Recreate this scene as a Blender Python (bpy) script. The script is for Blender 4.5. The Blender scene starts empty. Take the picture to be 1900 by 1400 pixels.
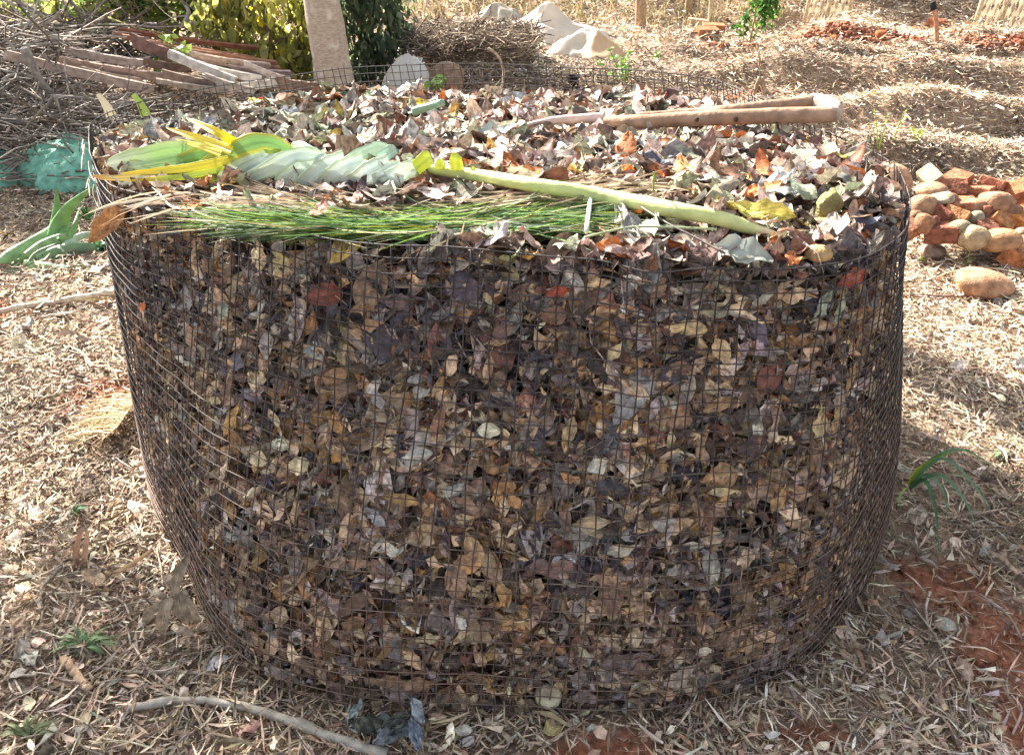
import bpy, math
import numpy as np
rng = np.random.default_rng(11)
PI = math.pi
SC = bpy.context.scene
COL = SC.collection

# ------------------------------------------------------------------ camera, world, sun, exposure
PITCH, CAMH, FPX = math.radians(33.0), 1.352, 1430.0
cam = bpy.data.cameras.new('camera'); camo = bpy.data.objects.new('camera', cam); COL.objects.link(camo)
camo.location = (0, 0, CAMH); camo.rotation_euler = (PI/2 - PITCH, 0, 0)
cam.sensor_fit = 'HORIZONTAL'; cam.sensor_width = 36; cam.lens = 36*FPX/1900
cam.clip_start = 0.02; cam.clip_end = 2000
SC.camera = camo
SUN_EL, SUN_AZ = math.radians(35), math.radians(-38)        # azimuth from +Y (away from camera), negative = to the left
world = bpy.data.worlds.new('World'); SC.world = world; world.use_nodes = True
nt = world.node_tree; nt.nodes.clear()
sky = nt.nodes.new('ShaderNodeTexSky'); sky.sky_type = 'NISHITA'; sky.sun_disc = False
sky.sun_elevation = SUN_EL; sky.sun_rotation = SUN_AZ; sky.air_density = 1.0; sky.dust_density = 4.0; sky.ozone_density = 1.0
bg = nt.nodes.new('ShaderNodeBackground'); bg.inputs[1].default_value = 0.09
wo = nt.nodes.new('ShaderNodeOutputWorld')
hs = nt.nodes.new('ShaderNodeHueSaturation'); hs.inputs['Saturation'].default_value = .38      # thin white overcast veils the blue
nt.links.new(sky.outputs[0], hs.inputs['Color']); nt.links.new(hs.outputs[0], bg.inputs[0]); nt.links.new(bg.outputs[0], wo.inputs[0])
sd = bpy.data.lights.new('sun', 'SUN'); sd.energy = 5.0; sd.angle = math.radians(0.55); sd.color = (1.0, 0.925, 0.81)
so = bpy.data.objects.new('sun', sd); COL.objects.link(so)
so.rotation_euler = (PI/2 - SUN_EL, 0, PI - SUN_AZ)          # lamp -Z points from the sun to the scene
so.location = (-4, 5, 8)
vs = SC.view_settings
vs.view_transform = 'Standard'; vs.look = 'None'; vs.gamma = 1; vs.use_curve_mapping = False; vs.exposure = 2.28
SC.cycles.max_bounces = 6; SC.cycles.diffuse_bounces = 3; SC.cycles.transmission_bounces = 3; SC.cycles.transparent_max_bounces = 6

# ------------------------------------------------------------------ picking real positions from measured directions
cP, sP = math.cos(PITCH), math.sin(PITCH)
def ray(px, py):
    x, y = (px-950)/FPX, (py-700)/FPX
    return np.array([x, cP - y*sP, -sP - y*cP])
def atz(px, py, z):
    d = ray(px, py); return np.array([0, 0, CAMH]) + d*((z-CAMH)/d[2])
def atY(px, py, Y):
    d = ray(px, py); return np.array([0, 0, CAMH]) + d*(Y/d[1])
def mpp(p):                                                   # metres per photo pixel at a point
    return (p[1]*cP + (CAMH-p[2])*sP)/FPX

# ------------------------------------------------------------------ numpy helpers
_ph = np.random.default_rng(3).uniform(0, 6.28, (40, 3)); _dir = np.random.default_rng(4).normal(size=(40, 2))
_dir /= np.linalg.norm(_dir, axis=1)[:, None]
def wob(x, y, f, k=7, o=0):
    s = 0
    for i in range(k):
        j = (i+o) % 40; g = f*(0.6+0.8*((i*37) % 10)/10)
        s = s + np.sin((x*_dir[j, 0]+y*_dir[j, 1])*g + _ph[j, 0])
    return s/math.sqrt(k)
def fbm(x, y, f, o=0):
    return wob(x, y, f, 7, o) + .5*wob(x, y, f*2.3, 7, o+9) + .3*wob(x, y, f*5.1, 7, o+17)
def sm(a, b, x):
    t = np.clip((x-a)/(b-a), 0, 1); return t*t*(3-2*t)
def nrm(v):
    return v/np.maximum(np.linalg.norm(v, axis=-1, keepdims=True), 1e-9)

def mesh(name, V, F=None, T=None, mat=None, col=None, luv=None, smooth=True):
    me = bpy.data.meshes.new(name)
    V = np.asarray(V, np.float32); me.vertices.add(len(V)); me.vertices.foreach_set('co', V.ravel())
    fl, st, n = [], [], 0
    for A in (F, T):
        if A is None or len(A) == 0: continue
        A = np.asarray(A, np.int32); fl.append(A.ravel()); st.append(n + np.arange(len(A), dtype=np.int32)*A.shape[1]); n += A.size
    fl = np.concatenate(fl); st = np.concatenate(st)
    me.loops.add(len(fl)); me.loops.foreach_set('vertex_index', fl)
    me.polygons.add(len(st)); me.polygons.foreach_set('loop_start', st)
    me.polygons.foreach_set('use_smooth', np.full(len(st), smooth))
    if col is not None:
        c = np.ones((len(V), 4), np.float32); c[:, :3] = col
        me.attributes.new('Col', 'FLOAT_COLOR', 'POINT').data.foreach_set('color', c.ravel())
    if luv is not None:
        me.attributes.new('luv', 'FLOAT_VECTOR', 'POINT').data.foreach_set('vector', np.asarray(luv, np.float32).ravel())
    me.update(calc_edges=True)
    if mat: me.materials.append(mat)
    return me
class Acc:
    def __init__(s): s.V, s.F, s.T, s.C, s.L, s.n = [], [], [], [], [], 0
    def add(s, V, F=None, T=None, col=(1, 1, 1), luv=None):
        V = np.asarray(V, float).reshape(-1, 3)
        s.V.append(V)
        if F is not None and len(F): s.F.append(np.asarray(F)+s.n)
        if T is not None and len(T): s.T.append(np.asarray(T)+s.n)
        c = np.asarray(col, float); s.C.append(np.broadcast_to(c, (len(V), 3)))
        s.L.append(np.zeros((len(V), 3)) if luv is None else luv); s.n += len(V)
    def mesh(s, name, mat, off=(0, 0, 0), smooth=True):
        return mesh(name, np.concatenate(s.V)-np.asarray(off), np.concatenate(s.F) if s.F else None,
                    np.concatenate(s.T) if s.T else None, mat, np.concatenate(s.C), np.concatenate(s.L), smooth)

def link(name, data, parent=None, label=None, cat=None, group=None, kind=None, loc=None):
    o = bpy.data.objects.new(name, data); COL.objects.link(o)
    if parent is not None: o.parent = parent
    if loc is not None: o.location = loc
    if label: o['label'] = label
    if cat: o['category'] = cat
    if group: o['group'] = group
    if kind: o['kind'] = kind
    return o
def thing(name, loc, label, cat, group=None):
    return link(name, None, None, label, cat, group, None, [float(v) for v in loc])
def part(acc, name, mat, par, smooth=True, kind=None, label=None):
    return link(name, acc.mesh(name, mat, par.location, smooth), par, label=label, kind=kind)
def single(acc, name, mat, label, cat, group=None, smooth=True, loc=None):
    V = np.concatenate(acc.V)
    if loc is None: loc = np.array([V[:, 0].mean(), V[:, 1].mean(), V[:, 2].min()])
    return link(name, acc.mesh(name, mat, loc, smooth), None, label, cat, group, None, [float(v) for v in loc])

def tubes(P, R, k=5, cap=True):
    """P (N,n,3), R (N,n): N tubes, k-sided"""
    P = np.asarray(P, float); N, n, _ = P.shape
    R = np.broadcast_to(np.asarray(R, float), (N, n))
    t = nrm(np.gradient(P, axis=1))
    m = np.abs(t.mean(axis=1)); ref = np.eye(3)[np.argmin(m, axis=1)][:, None, :]
    a = nrm(np.cross(t, ref)); b = np.cross(t, a)
    ang = np.arange(k)*2*PI/k
    V = P[:, :, None, :] + R[:, :, None, None]*(np.cos(ang)[None, None, :, None]*a[:, :, None, :] + np.sin(ang)[None, None, :, None]*b[:, :, None, :])
    i = np.arange(n-1)[:, None]*k; j = np.arange(k)[None]; j2 = (j+1) % k
    q = np.stack([i+j, i+j2, i+k+j2, i+k+j], -1).reshape(-1, 4)
    F = (q[None] + (np.arange(N)*n*k)[:, None, None]).reshape(-1, 4)
    T = None
    if cap:
        f0 = [(0, c+1, c) for c in range(1, k-1)]; e = (n-1)*k; f1 = [(e, e+c, e+c+1) for c in range(1, k-1)]
        T = (np.array(f0+f1)[None] + (np.arange(N)*n*k)[:, None, None]).reshape(-1, 3)
    return V.reshape(-1, 3), F, T
def tube1(pts, rad, k=8):
    P = np.asarray(pts, float)[None]; return tubes(P, np.asarray(rad, float).reshape(1, -1) if np.ndim(rad) else rad, k)
def spline(pts, n, closed=False):
    p = np.asarray(pts, float); N = len(p)
    if closed: idx = lambda i: p[i % N]
    else:
        idx = lambda i: p[min(max(i, 0), N-1)]
    segs = N if closed else N-1; out = []
    for u in np.linspace(0, segs, n, endpoint=not closed):
        i = min(int(u), segs-1); f = u-i
        a, b, c, d = idx(i-1), idx(i), idx(i+1), idx(i+2)
        out.append(.5*((2*b)+(c-a)*f+(2*a-5*b+4*c-d)*f*f+(3*b-a-3*c+d)*f**3))
    return np.array(out)
def ribbons(P, W, D, fold=0.0):
    """P (N,n,3) centre lines, W (N,n) half widths, D (N,3) or (N,n,3) width direction; 3 verts across with a fold"""
    P = np.asarray(P, float); N, n, _ = P.shape
    D = np.asarray(D, float); D = D[:, None, :] if D.ndim == 2 else D
    t = nrm(np.gradient(P, axis=1)); d = nrm(D - (D*t).sum(-1, keepdims=True)*t); nn = np.cross(t, d)
    W = np.broadcast_to(W, (N, n))[..., None]
    V = np.stack([P - d*W + nn*W*fold, P, P + d*W + nn*W*fold], 2)
    i = np.arange(n-1)[:, None]*3; j = np.arange(2)[None]
    q = np.stack([i+j, i+j+1, i+j+4, i+j+3], -1).reshape(-1, 4)
    F = (q[None] + (np.arange(N)*n*3)[:, None, None]).reshape(-1, 4)
    s = np.linspace(0, 1, n)
    L = np.zeros((N, n, 3, 3)); L[..., 0] = s[None, :, None]; L[..., 1] = np.array([-1, 0, 1])[None, None]; L[..., 2] = rng.random(N)[:, None, None]
    return V.reshape(-1, 3), F, L.reshape(-1, 3)

def leaf_proto(g, nl, nw, asp, bl, bw, fold, wav, rag, p=0.8, k=1.0):
    s = np.linspace(0, 1, nl); q = np.linspace(-1, 1, nw)
    prof = np.maximum(np.sin(PI*s**k), 0)**p*.97 + .03
    hl = asp*.5*prof*(1 + rag*g.uniform(-1, .4, nl)); hr = asp*.5*prof*(1 + rag*g.uniform(-1, .4, nl))
    x = np.repeat((s-.5)[:, None], nw, 1) + rag*.08*g.normal(size=(nl, nw))
    y = np.where(q[None] < 0, q[None]*hl[:, None], q[None]*hr[:, None])
    z = fold*np.abs(y) + wav*g.normal(size=(nl, nw))*.06
    z += wav*.08*np.sin(x*g.uniform(8, 14)+g.uniform(0, 6))*np.abs(q)[None]
    for _ in range(3):                                           # creases
        th = g.uniform(0, PI); q_ = (x*math.cos(th)+y*math.sin(th)); z = z + wav*g.uniform(.04, .16)*np.abs(q_-g.uniform(-.2, .2))*g.choice([-1, 1])*1.6
    if abs(bw) > .01:
        kk = bw/asp; z = z + (1-np.cos(kk*y))/kk; y = np.sin(kk*y)/kk
    if abs(bl) > .01:
        z = z + (1-np.cos(bl*x))/bl; x = np.sin(bl*x)/bl
    tw = g.normal()*.5; c, sn = np.cos(tw*x*1.6), np.sin(tw*x*1.6)
    y, z = y*c - z*sn, y*sn + z*c
    V = np.stack([x, y, z], -1).reshape(-1, 3)
    i = np.arange(nl-1)[:, None]*nw; j = np.arange(nw-1)[None]
    F = np.stack([i+j, i+j+1, i+nw+j+1, i+nw+j], -1).reshape(-1, 4)
    L = np.stack([np.repeat(s[:, None], nw, 1), np.repeat(q[None], nl, 0), np.zeros((nl, nw))], -1).reshape(-1, 3)
    return V, F, L
def protos(seed, n, nl, nw, aspr, blr, bwr, foldr, wavr, ragr):
    g = np.random.default_rng(seed)
    return [leaf_proto(g, nl, nw, g.uniform(*aspr), g.uniform(*blr)*g.choice([-1, 1]), g.uniform(*bwr)*g.choice([-1, 1]), g.uniform(*foldr)*g.choice([-1, 1]),
                       g.uniform(*wavr), g.uniform(*ragr), g.uniform(.55, 1.1), g.uniform(.75, 1.25)) for _ in range(n)]
def frames(n, roll):
    n = nrm(n); r = np.where(np.abs(n[:, 2:3]) < .9, np.array([[0, 0, 1.]]), np.array([[1., 0, 0]]))
    a = nrm(np.cross(n, r)); b = np.cross(n, a)
    c, s = np.cos(roll)[:, None], np.sin(roll)[:, None]
    t = a*c + b*s; u = -a*s + b*c
    return np.stack([t, u, n], -1)
def frameX(n, deg):
    n = nrm(np.asarray(n, float)); t = nrm(np.array([1., 0, 0])-n*n[0]); u = np.cross(n, t); a = math.radians(deg); c, s = math.cos(a), math.sin(a)
    return np.stack([t*c+u*s, u*c-t*s, n], -1)
def scatter(pr, P, R, S, col, pidx=None):
    N = len(P); pidx = rng.integers(0, len(pr), N) if pidx is None else pidx
    PV = np.stack([p[0] for p in pr]); nv = PV.shape[1]; F = pr[0][1]
    V = np.einsum('nij,nvj->nvi', R, PV[pidx]*S[:, None, None]) + P[:, None]
    FF = (F[None] + (np.arange(N)*nv)[:, None, None]).reshape(-1, 4)
    C = np.repeat(col[:, None], nv, 1).reshape(-1, 3)
    L = np.repeat(pr[0][2][None], N, 0); L[..., 2] = rng.random(N)[:, None]
    return V, FF, C, L.reshape(-1, 3)
def pal(colors, weights, N, jit=.18, hue=.05):
    c = np.asarray(colors)[rng.choice(len(colors), N, p=np.asarray(weights)/np.sum(weights))]
    return np.clip(c*np.exp(rng.normal(size=(N, 1))*jit)*np.exp(rng.normal(size=(N, 3))*hue), .004, .9)

# ------------------------------------------------------------------ materials
def newmat(name):
    m = bpy.data.materials.new(name); m.use_nodes = True; t = m.node_tree
    return m, t, t.nodes['Principled BSDF'], t.nodes['Material Output']
def attr_mat(name, rough=.65, spec=.3, nscale=60, namt=.35, trans=0.0, veins=0.0, bump=0.0, bscale=200, ramp=(.3, .7), stripe=0):
    m, t, b, out = newmat(name); N, K = t.nodes.new, t.links.new
    a = N('ShaderNodeAttribute'); a.attribute_name = 'Col'
    tc = N('ShaderNodeTexCoord'); no = N('ShaderNodeTexNoise'); no.inputs['Scale'].default_value = nscale; no.inputs['Detail'].default_value = 4
    K(tc.outputs['Object'], no.inputs['Vector'])
    mr = N('ShaderNodeMapRange'); mr.inputs[1].default_value = ramp[0]; mr.inputs[2].default_value = ramp[1]
    mr.inputs[3].default_value = 1-namt; mr.inputs[4].default_value = 1+namt
    K(no.outputs[0], mr.inputs[0])
    fac = mr.outputs[0]
    if veins:
        l = N('ShaderNodeAttribute'); l.attribute_name = 'luv'; sp = N('ShaderNodeSeparateXYZ'); K(l.outputs['Vector'], sp.inputs[0])
        ab = N('ShaderNodeMath'); ab.operation = 'ABSOLUTE'; K(sp.outputs[1], ab.inputs[0])
        # side veins: sin(22*s - 9*|q|)
        m1 = N('ShaderNodeMath'); m1.operation = 'MULTIPLY'; m1.inputs[1].default_value = 42 if not stripe else 0; K(sp.outputs[0], m1.inputs[0])
        m2 = N('ShaderNodeMath'); m2.operation = 'MULTIPLY_ADD'; m2.inputs[1].default_value = -14 if not stripe else stripe; K(ab.outputs[0], m2.inputs[0]); K(m1.outputs[0], m2.inputs[2])
        si = N('ShaderNodeMath'); si.operation = 'SINE'; K(m2.outputs[0], si.inputs[0])
        mv = N('ShaderNodeMapRange'); mv.inputs[1].default_value = .55; mv.inputs[2].default_value = 1; mv.inputs[3].default_value = 1; mv.inputs[4].default_value = 1+veins
        K(si.outputs[0], mv.inputs[0])
        mm = N('ShaderNodeMapRange'); mm.inputs[1].default_value = 0; mm.inputs[2].default_value = .12; mm.inputs[3].default_value = 1+1.4*veins; mm.inputs[4].default_value = 1
        K(ab.outputs[0], mm.inputs[0])
        p1 = N('ShaderNodeMath'); p1.operation = 'MULTIPLY'; K(mv.outputs[0], p1.inputs[0]); K(mm.outputs[0], p1.inputs[1])
        p2 = N('ShaderNodeMath'); p2.operation = 'MULTIPLY'; K(p1.outputs[0], p2.inputs[0]); K(fac, p2.inputs[1]); fac = p2.outputs[0]
    mx = N('ShaderNodeVectorMath'); mx.operation = 'SCALE'; K(a.outputs['Color'], mx.inputs[0]); K(fac, mx.inputs['Scale'])
    K(mx.outputs[0], b.inputs['Base Color'])
    b.inputs['Roughness'].default_value = rough; b.inputs['Specular IOR Level'].default_value = spec
    if bump:
        bp = N('ShaderNodeBump'); bp.inputs['Strength'].default_value = bump; bp.inputs['Distance'].default_value = .01
        n2 = N('ShaderNodeTexNoise'); n2.inputs['Scale'].default_value = bscale; n2.inputs['Detail'].default_value = 5; K(tc.outputs['Object'], n2.inputs['Vector'])
        K(n2.outputs[0], bp.inputs['Height']); K(bp.outputs[0], b.inputs['Normal'])
    if trans:
        tr = N('ShaderNodeBsdfTranslucent'); K(mx.outputs[0], tr.inputs[0])
        ms = N('ShaderNodeMixShader'); ms.inputs[0].default_value = trans
        K(b.outputs[0], ms.inputs[1]); K(tr.outputs[0], ms.inputs[2]); K(ms.outputs[0], out.inputs[0])
    return m
M_LEAF = attr_mat('dry_leaf', .6, .3, 70, .5, .12, .28, .25, 260)
M_CHIP = attr_mat('mulch', .8, .2, 90, .3, .0)
M_GREEN = attr_mat('green_leaf', .45, .4, 40, .25, .35, .2)
M_FOL = attr_mat('foliage', .5, .35, 8, .3, .6)
M_BAN = attr_mat('banana_leaf', .42, .45, 14, .14, .14, .1, stripe=44)
M_STALK = attr_mat('stalk', .5, .35, 26, .26, .05, bump=.25, bscale=60)
M_BLADE = attr_mat('grass_blade', .62, .2, 30, .25, .25)
M_TWIG = attr_mat('twig_bark', .85, .15, 40, .35, 0, bump=.3, bscale=90)
M_PLANK = attr_mat('weathered_board', .85, .15, 25, .35, 0, bump=.4, bscale=60)
M_BRICK = attr_mat('brick_clay', .92, .08, 38, .45, 0, bump=.9, bscale=120)
M_STONE = attr_mat('river_stone', .88, .15, 30, .4, 0, bump=.7, bscale=110)
M_WIRE = attr_mat('rusty_wire', .65, .3, 50, .45, 0)
M_WIRE.node_tree.nodes['Principled BSDF'].inputs['Metallic'].default_value = .1
M_CLOTH = attr_mat('sheeting', .6, .35, 5, .15, .35, bump=.2, bscale=40)
M_NET = attr_mat('shade_net', .7, .3, 30, .3, .3, bump=.4, bscale=150)
M_CORE = attr_mat('compost_gap_shade', .95, .1, 60, .5, 0)

def bark_mat():
    m, t, b, o = newmat('pale_bark'); N, K = t.nodes.new, t.links.new
    tc = N('ShaderNodeTexCoord'); mp = N('ShaderNodeMapping'); mp.inputs['Scale'].default_value = (.5, .5, 1.6); K(tc.outputs['Object'], mp.inputs[0])
    n1 = N('ShaderNodeTexNoise'); n1.inputs['Scale'].default_value = 9; n1.inputs['Detail'].default_value = 6; K(tc.outputs['Object'], n1.inputs[0])
    n2 = N('ShaderNodeTexNoise'); n2.inputs['Scale'].default_value = 80; n2.inputs['Detail'].default_value = 6; K(mp.outputs[0], n2.inputs[0])
    r1 = N('ShaderNodeValToRGB'); e = r1.color_ramp.elements; e[0].position = .35; e[0].color = (.29, .22, .165, 1); e[1].position = .62; e[1].color = (.44, .365, .285, 1)
    K(n2.outputs[0], r1.inputs[0])
    r2 = N('ShaderNodeValToRGB'); e = r2.color_ramp.elements; e[0].position = .57; e[0].color = (0, 0, 0, 1); e[1].position = .75; e[1].color = (1, 1, 1, 1); K(n1.outputs[0], r2.inputs[0])
    mx = N('ShaderNodeMix'); mx.data_type = 'RGBA'; K(r2.outputs[0], mx.inputs[0]); K(r1.outputs[0], mx.inputs[6]); mx.inputs[7].default_value = (.62, .58, .5, 1)
    K(mx.outputs[2], b.inputs['Base Color']); b.inputs['Roughness'].default_value = .85
    bp = N('ShaderNodeBump'); bp.inputs['Strength'].default_value = .25; bp.inputs['Distance'].default_value = .006; K(n2.outputs[0], bp.inputs['Height']); K(bp.outputs[0], b.inputs['Normal'])
    return m
M_BARK = bark_mat()
def soil_mat():
    m, t, b, o = newmat('soil'); N, K = t.nodes.new, t.links.new
    a = N('ShaderNodeAttribute'); a.attribute_name = 'Col'; tc = N('ShaderNodeTexCoord')
    n1 = N('ShaderNodeTexNoise'); n1.inputs['Scale'].default_value = 14; n1.inputs['Detail'].default_value = 8; K(tc.outputs['Object'], n1.inputs[0])
    n2 = N('ShaderNodeTexNoise'); n2.inputs['Scale'].default_value = 75; n2.inputs['Detail'].default_value = 6; K(tc.outputs['Object'], n2.inputs[0])
    mr = N('ShaderNodeMapRange'); mr.inputs[1].default_value = .3; mr.inputs[2].default_value = .7; mr.inputs[3].default_value = .55; mr.inputs[4].default_value = 1.5; K(n2.outputs[0], mr.inputs[0])
    m2 = N('ShaderNodeMapRange'); m2.inputs[1].default_value = .3; m2.inputs[2].default_value = .7; m2.inputs[3].default_value = .75; m2.inputs[4].default_value = 1.25; K(n1.outputs[0], m2.inputs[0])
    mu = N('ShaderNodeMath'); mu.operation = 'MULTIPLY'; K(mr.outputs[0], mu.inputs[0]); K(m2.outputs[0], mu.inputs[1])
    mx = N('ShaderNodeVectorMath'); mx.operation = 'SCALE'; K(a.outputs['Color'], mx.inputs[0]); K(mu.outputs[0], mx.inputs['Scale']); K(mx.outputs[0], b.inputs['Base Color'])
    b.inputs['Roughness'].default_value = .95; b.inputs['Specular IOR Level'].default_value = .1
    bp = N('ShaderNodeBump'); bp.inputs['Strength'].default_value = .8; bp.inputs['Distance'].default_value = .012; K(n2.outputs[0], bp.inputs['Height']); K(bp.outputs[0], b.inputs['Normal'])
    return m
M_SOIL = soil_mat()

# ------------------------------------------------------------------ terrain
RIDGES = [(4.25, .15, .30), (5.05, .17, .32), (6.15, .20, .40), (7.15, .15, .36)]
def g2(x, y, cx, cy, sx, sy, h): return h*np.exp(-((x-cx)/sx)**2-((y-cy)/sy)**2)
def ground_z(x, y):
    x = np.asarray(x, float); y = np.asarray(y, float)
    z = .012*wob(x, y, 3.0) + .007*wob(x, y, 9.0, o=5)
    bed = sm(.9, 1.9, x)*(1-sm(7, 9, x))
    for cy, h, w in RIDGES:
        yy = cy + .12*np.sin(x*1.3+cy*2) + .04*np.sin(x*4.1+cy)
        z = z + bed*h*np.exp(-((y-yy)/np.where(y < yy, w*.5, w))**2)
    z = z + bed*.04*wob(x, y, 5.0, o=11)*sm(3.6, 4.2, y)
    z = z + g2(x, y, -2.5, 5.5, 1.3, .55, .24) + g2(x, y, -3.6, 5.0, 1.0, .8, .2)
    z = z + g2(x, y, -.32, 6.35, .46, .42, .42) + g2(x, y, .5, 6.2, .8, .5, .10)
    z = z + g2(x, y, 3.3, 7.9, .8, .35, .13) + g2(x, y, 4.3, 7.6, .7, .3, .10)
    z = z + np.maximum(0, np.maximum(y-9.2, np.abs(x)*.5-1.2+(y-6)*.3*0))*.0
    z = z + .22*np.clip(y-9.0, 0, 14) + .03*sm(8, 10, y)*wob(x, y, 2.0, o=3)
    return z
REDS = [(1.06, .98, .17, .28), (.98, 1.2, .15, .1), (-1.3, 2.0, .14, .12), (.15, .79, .12, .06), (-.25, .74, .1, .04), (.55, .84, .1, .05), (1.75, 5.75, .45, .16), (1.2, 5.6, .3, .15), (3.3, 7.7, .9, .25),
        (4.3, 7.3, .6, .2), (2.0, 7.1, .4, .12), (2.3, 4.6, .9, .04), (3.2, 5.35, .8, .05), (-1.5, 1.0, .15, .08), (.9, 3.2, .3, .1), (-2.0, 2.5, .2, .12)]
def red_mask(x, y):
    m = 0
    for cx, cy, sx, sy in REDS:
        m = np.maximum(m, np.exp(-((x-cx)/sx)**2-((y-cy)/sy)**2))
    return sm(.3, .75, m + .16*wob(x, y, 14, o=2) + .1*wob(x, y, 40, o=6))
def G(px, py):
    z = 0.0
    for _ in range(12):
        p = atz(px, py, z); z = .5*z + .5*float(ground_z(p[0], p[1]))
    p = atz(px, py, z); p[2] = z; return p

def axis(a, b, fine, far, n):
    mid = np.arange(a, b, fine); g = np.geomspace(fine*1.3, far, n)
    return mid, g
xs = np.concatenate([-3.2-np.geomspace(.05, 250, 34)[::-1], np.arange(-3.2, 5.4, .03), 5.4+np.geomspace(.05, 250, 34)])
ys = np.concatenate([.2-np.geomspace(.05, 60, 20)[::-1], np.arange(.2, 5, .025), np.arange(5, 12, .05), 12+np.geomspace(.1, 400, 34)])
XX, YY = np.meshgrid(xs, ys); ZZ = ground_z(XX, YY)
rm = red_mask(XX, YY)
ZZ = ZZ + rm*(.006*wob(XX, YY, 38, o=4)+.006*wob(XX, YY, 80, o=8)-.006)
cb = np.array([.23, .165, .115])[None, None]*(1+.25*wob(XX, YY, 2.5, o=8)[..., None]*.6)
cr = np.array([.25, .105, .062])[None, None]*(1+.18*wob(XX, YY, 6, o=12)[..., None]*.6)
gc = cb*(1-rm[..., None]) + cr*rm[..., None]
nx, ny = len(xs), len(ys)
i = np.arange(ny-1)[:, None]*nx; j = np.arange(nx-1)[None]
Fg = np.stack([i+j, i+j+1, i+nx+j+1, i+nx+j], -1).reshape(-1, 4)
ground = link('ground', mesh('ground', np.stack([XX, YY, ZZ], -1).reshape(-1, 3), Fg, None, M_SOIL, gc.reshape(-1, 3)), kind='structure')

# ------------------------------------------------------------------ the wire ring: rim and base outlines
H = .815
NC, NR = 224, 36
RIM_PX = [(1004, 471), (1110, 480), (1210, 502), (1300, 496), (1416, 497), (1510, 495), (1605, 478), (1668, 431), (1687, 377), (1678, 339), (1660, 303), (1600, 270), (1510, 238), (1440, 205), (1372, 165), (1290, 142), (1180, 130), (1065, 125),
          (880, 118), (748, 121), (654, 126), (525, 141), (437, 153), (337, 173), (240, 196), (170, 226), (166, 262), (176, 300), (205, 338), (262, 359), (325, 372), (399, 394), (500, 416), (610, 441), (700, 453), (800, 458), (900, 464)]
rimP = np.array([atz(x, y, H) for x, y in RIM_PX])
BASE_PX = [(944, 1340), (1100, 1344), (1250, 1338), (1389, 1298), (1496, 1246), (1568, 1154), (1624, 1047), (1642, 950)]
baseP = [atz(x, y, 0.0) for x, y in BASE_PX] + [np.array(v) for v in ((.955, 1.75, 0), (.88, 2.15, 0), (.62, 2.5, 0), (.12, 2.66, 0), (-.45, 2.58, 0), (-.86, 2.25, 0), (-1.0, 1.85, 0), (-.93, 1.5, 0))]
baseP += [atz(x, y, 0.0) for x, y in ((348, 1060), (398, 1190), (490, 1272), (620, 1312), (780, 1332))]
def resample(P, n):
    d = spline(P, 1600, True); d2 = np.vstack([d, d[:1]]); L = np.concatenate([[0], np.cumsum(np.linalg.norm(np.diff(d2, axis=0), axis=1))])
    u = np.linspace(0, L[-1], n, endpoint=False); return np.stack([np.interp(u, L, d2[:, k]) for k in range(3)], -1), L[-1]
NU = NC*4
RIM, rimL = resample(rimP, NU); BASE, baseL = resample(np.array(baseP), NU)
def wall(u, t):
    """u in [0,1) round the ring, t 0 rim .. 1 ground"""
    u = np.asarray(u, float) % 1.0*NU; t = np.asarray(t, float)
    i0 = np.floor(u).astype(int) % NU; f = (u-np.floor(u))[..., None]; i1 = (i0+1) % NU
    a = RIM[i0]*(1-f)+RIM[i1]*f; b = BASE[i0]*(1-f)+BASE[i1]*f
    s = (t + .13*np.sin(PI*t)*t - .04*np.sin(2*PI*t))[..., None]
    s2 = (t+.10*np.sin(PI*t))[..., None]; kr = sm(.45, .9, a[..., 0:1]); s = s*(1-kr)+s2*kr
    p = a*(1-s) + b*s
    p[..., 2] = H*(1-t)
    ang = u/NU*2*PI
    w = .0035*np.sin(ang*9+t*5)+.0016*np.sin(ang*17-t*9+1)+.0007*np.sin(ang*41+t*23)
    out = p - np.array([-.02, 1.85, 0]); out[..., 2] = 0
    return p + nrm(out)*w[..., None]
def wall_n(u, t):
    e = .002
    du = wall(u+e, t)-wall(u-e, t); dt = wall(u, np.clip(t+.02, 0, 1))-wall(u, np.clip(t-.02, 0, 1))
    n = nrm(np.cross(dt, du)); o = wall(u, t)-np.array([-.02, 1.85, .4]); s = np.sign((n*o).sum(-1, keepdims=True))
    return n*s
# polar lookup of the outlines (for litter and pile)
CB = np.array([-.02, 1.8]); CR = np.array([-.1, 1.95])
def polar(P, C):
    d = P[:, :2]-C; a = np.arctan2(d[:, 1], d[:, 0]); r = np.hypot(d[:, 0], d[:, 1]); o = np.argsort(a)
    a, r = a[o], r[o]; return np.concatenate([a-2*PI, a, a+2*PI]), np.concatenate([r, r, r])
PB, PR = polar(BASE, CB), polar(RIM, CR)
def inside(x, y, C, T, sc=1.0):
    d = np.stack([x-C[0], y-C[1]], -1); return np.hypot(d[..., 0], d[..., 1]) < sc*np.interp(np.arctan2(d[..., 1], d[..., 0]), T[0], T[1])
# lookup from a photo direction to the ring's front face
gu, gt = np.meshgrid(np.linspace(0, 1, 500, endpoint=False), np.linspace(0, 1, 140)); gp = wall(gu, gt); gn = wall_n(gu, gt)
rel = gp-np.array([0, 0, CAMH]); zc = rel[..., 1]*cP - rel[..., 2]*sP; yc = -(rel[..., 1]*sP + rel[..., 2]*cP)
gx, gy = 950+FPX*rel[..., 0]/zc, 700+FPX*yc/zc; gfront = (gn*rel).sum(-1) < 0
def wall_at(px, py):
    d = (gx-px)**2+(gy-py)**2 + np.where(gfront, 0, 1e9); k = np.argmin(d); return gu.ravel()[k], gt.ravel()[k]

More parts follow.
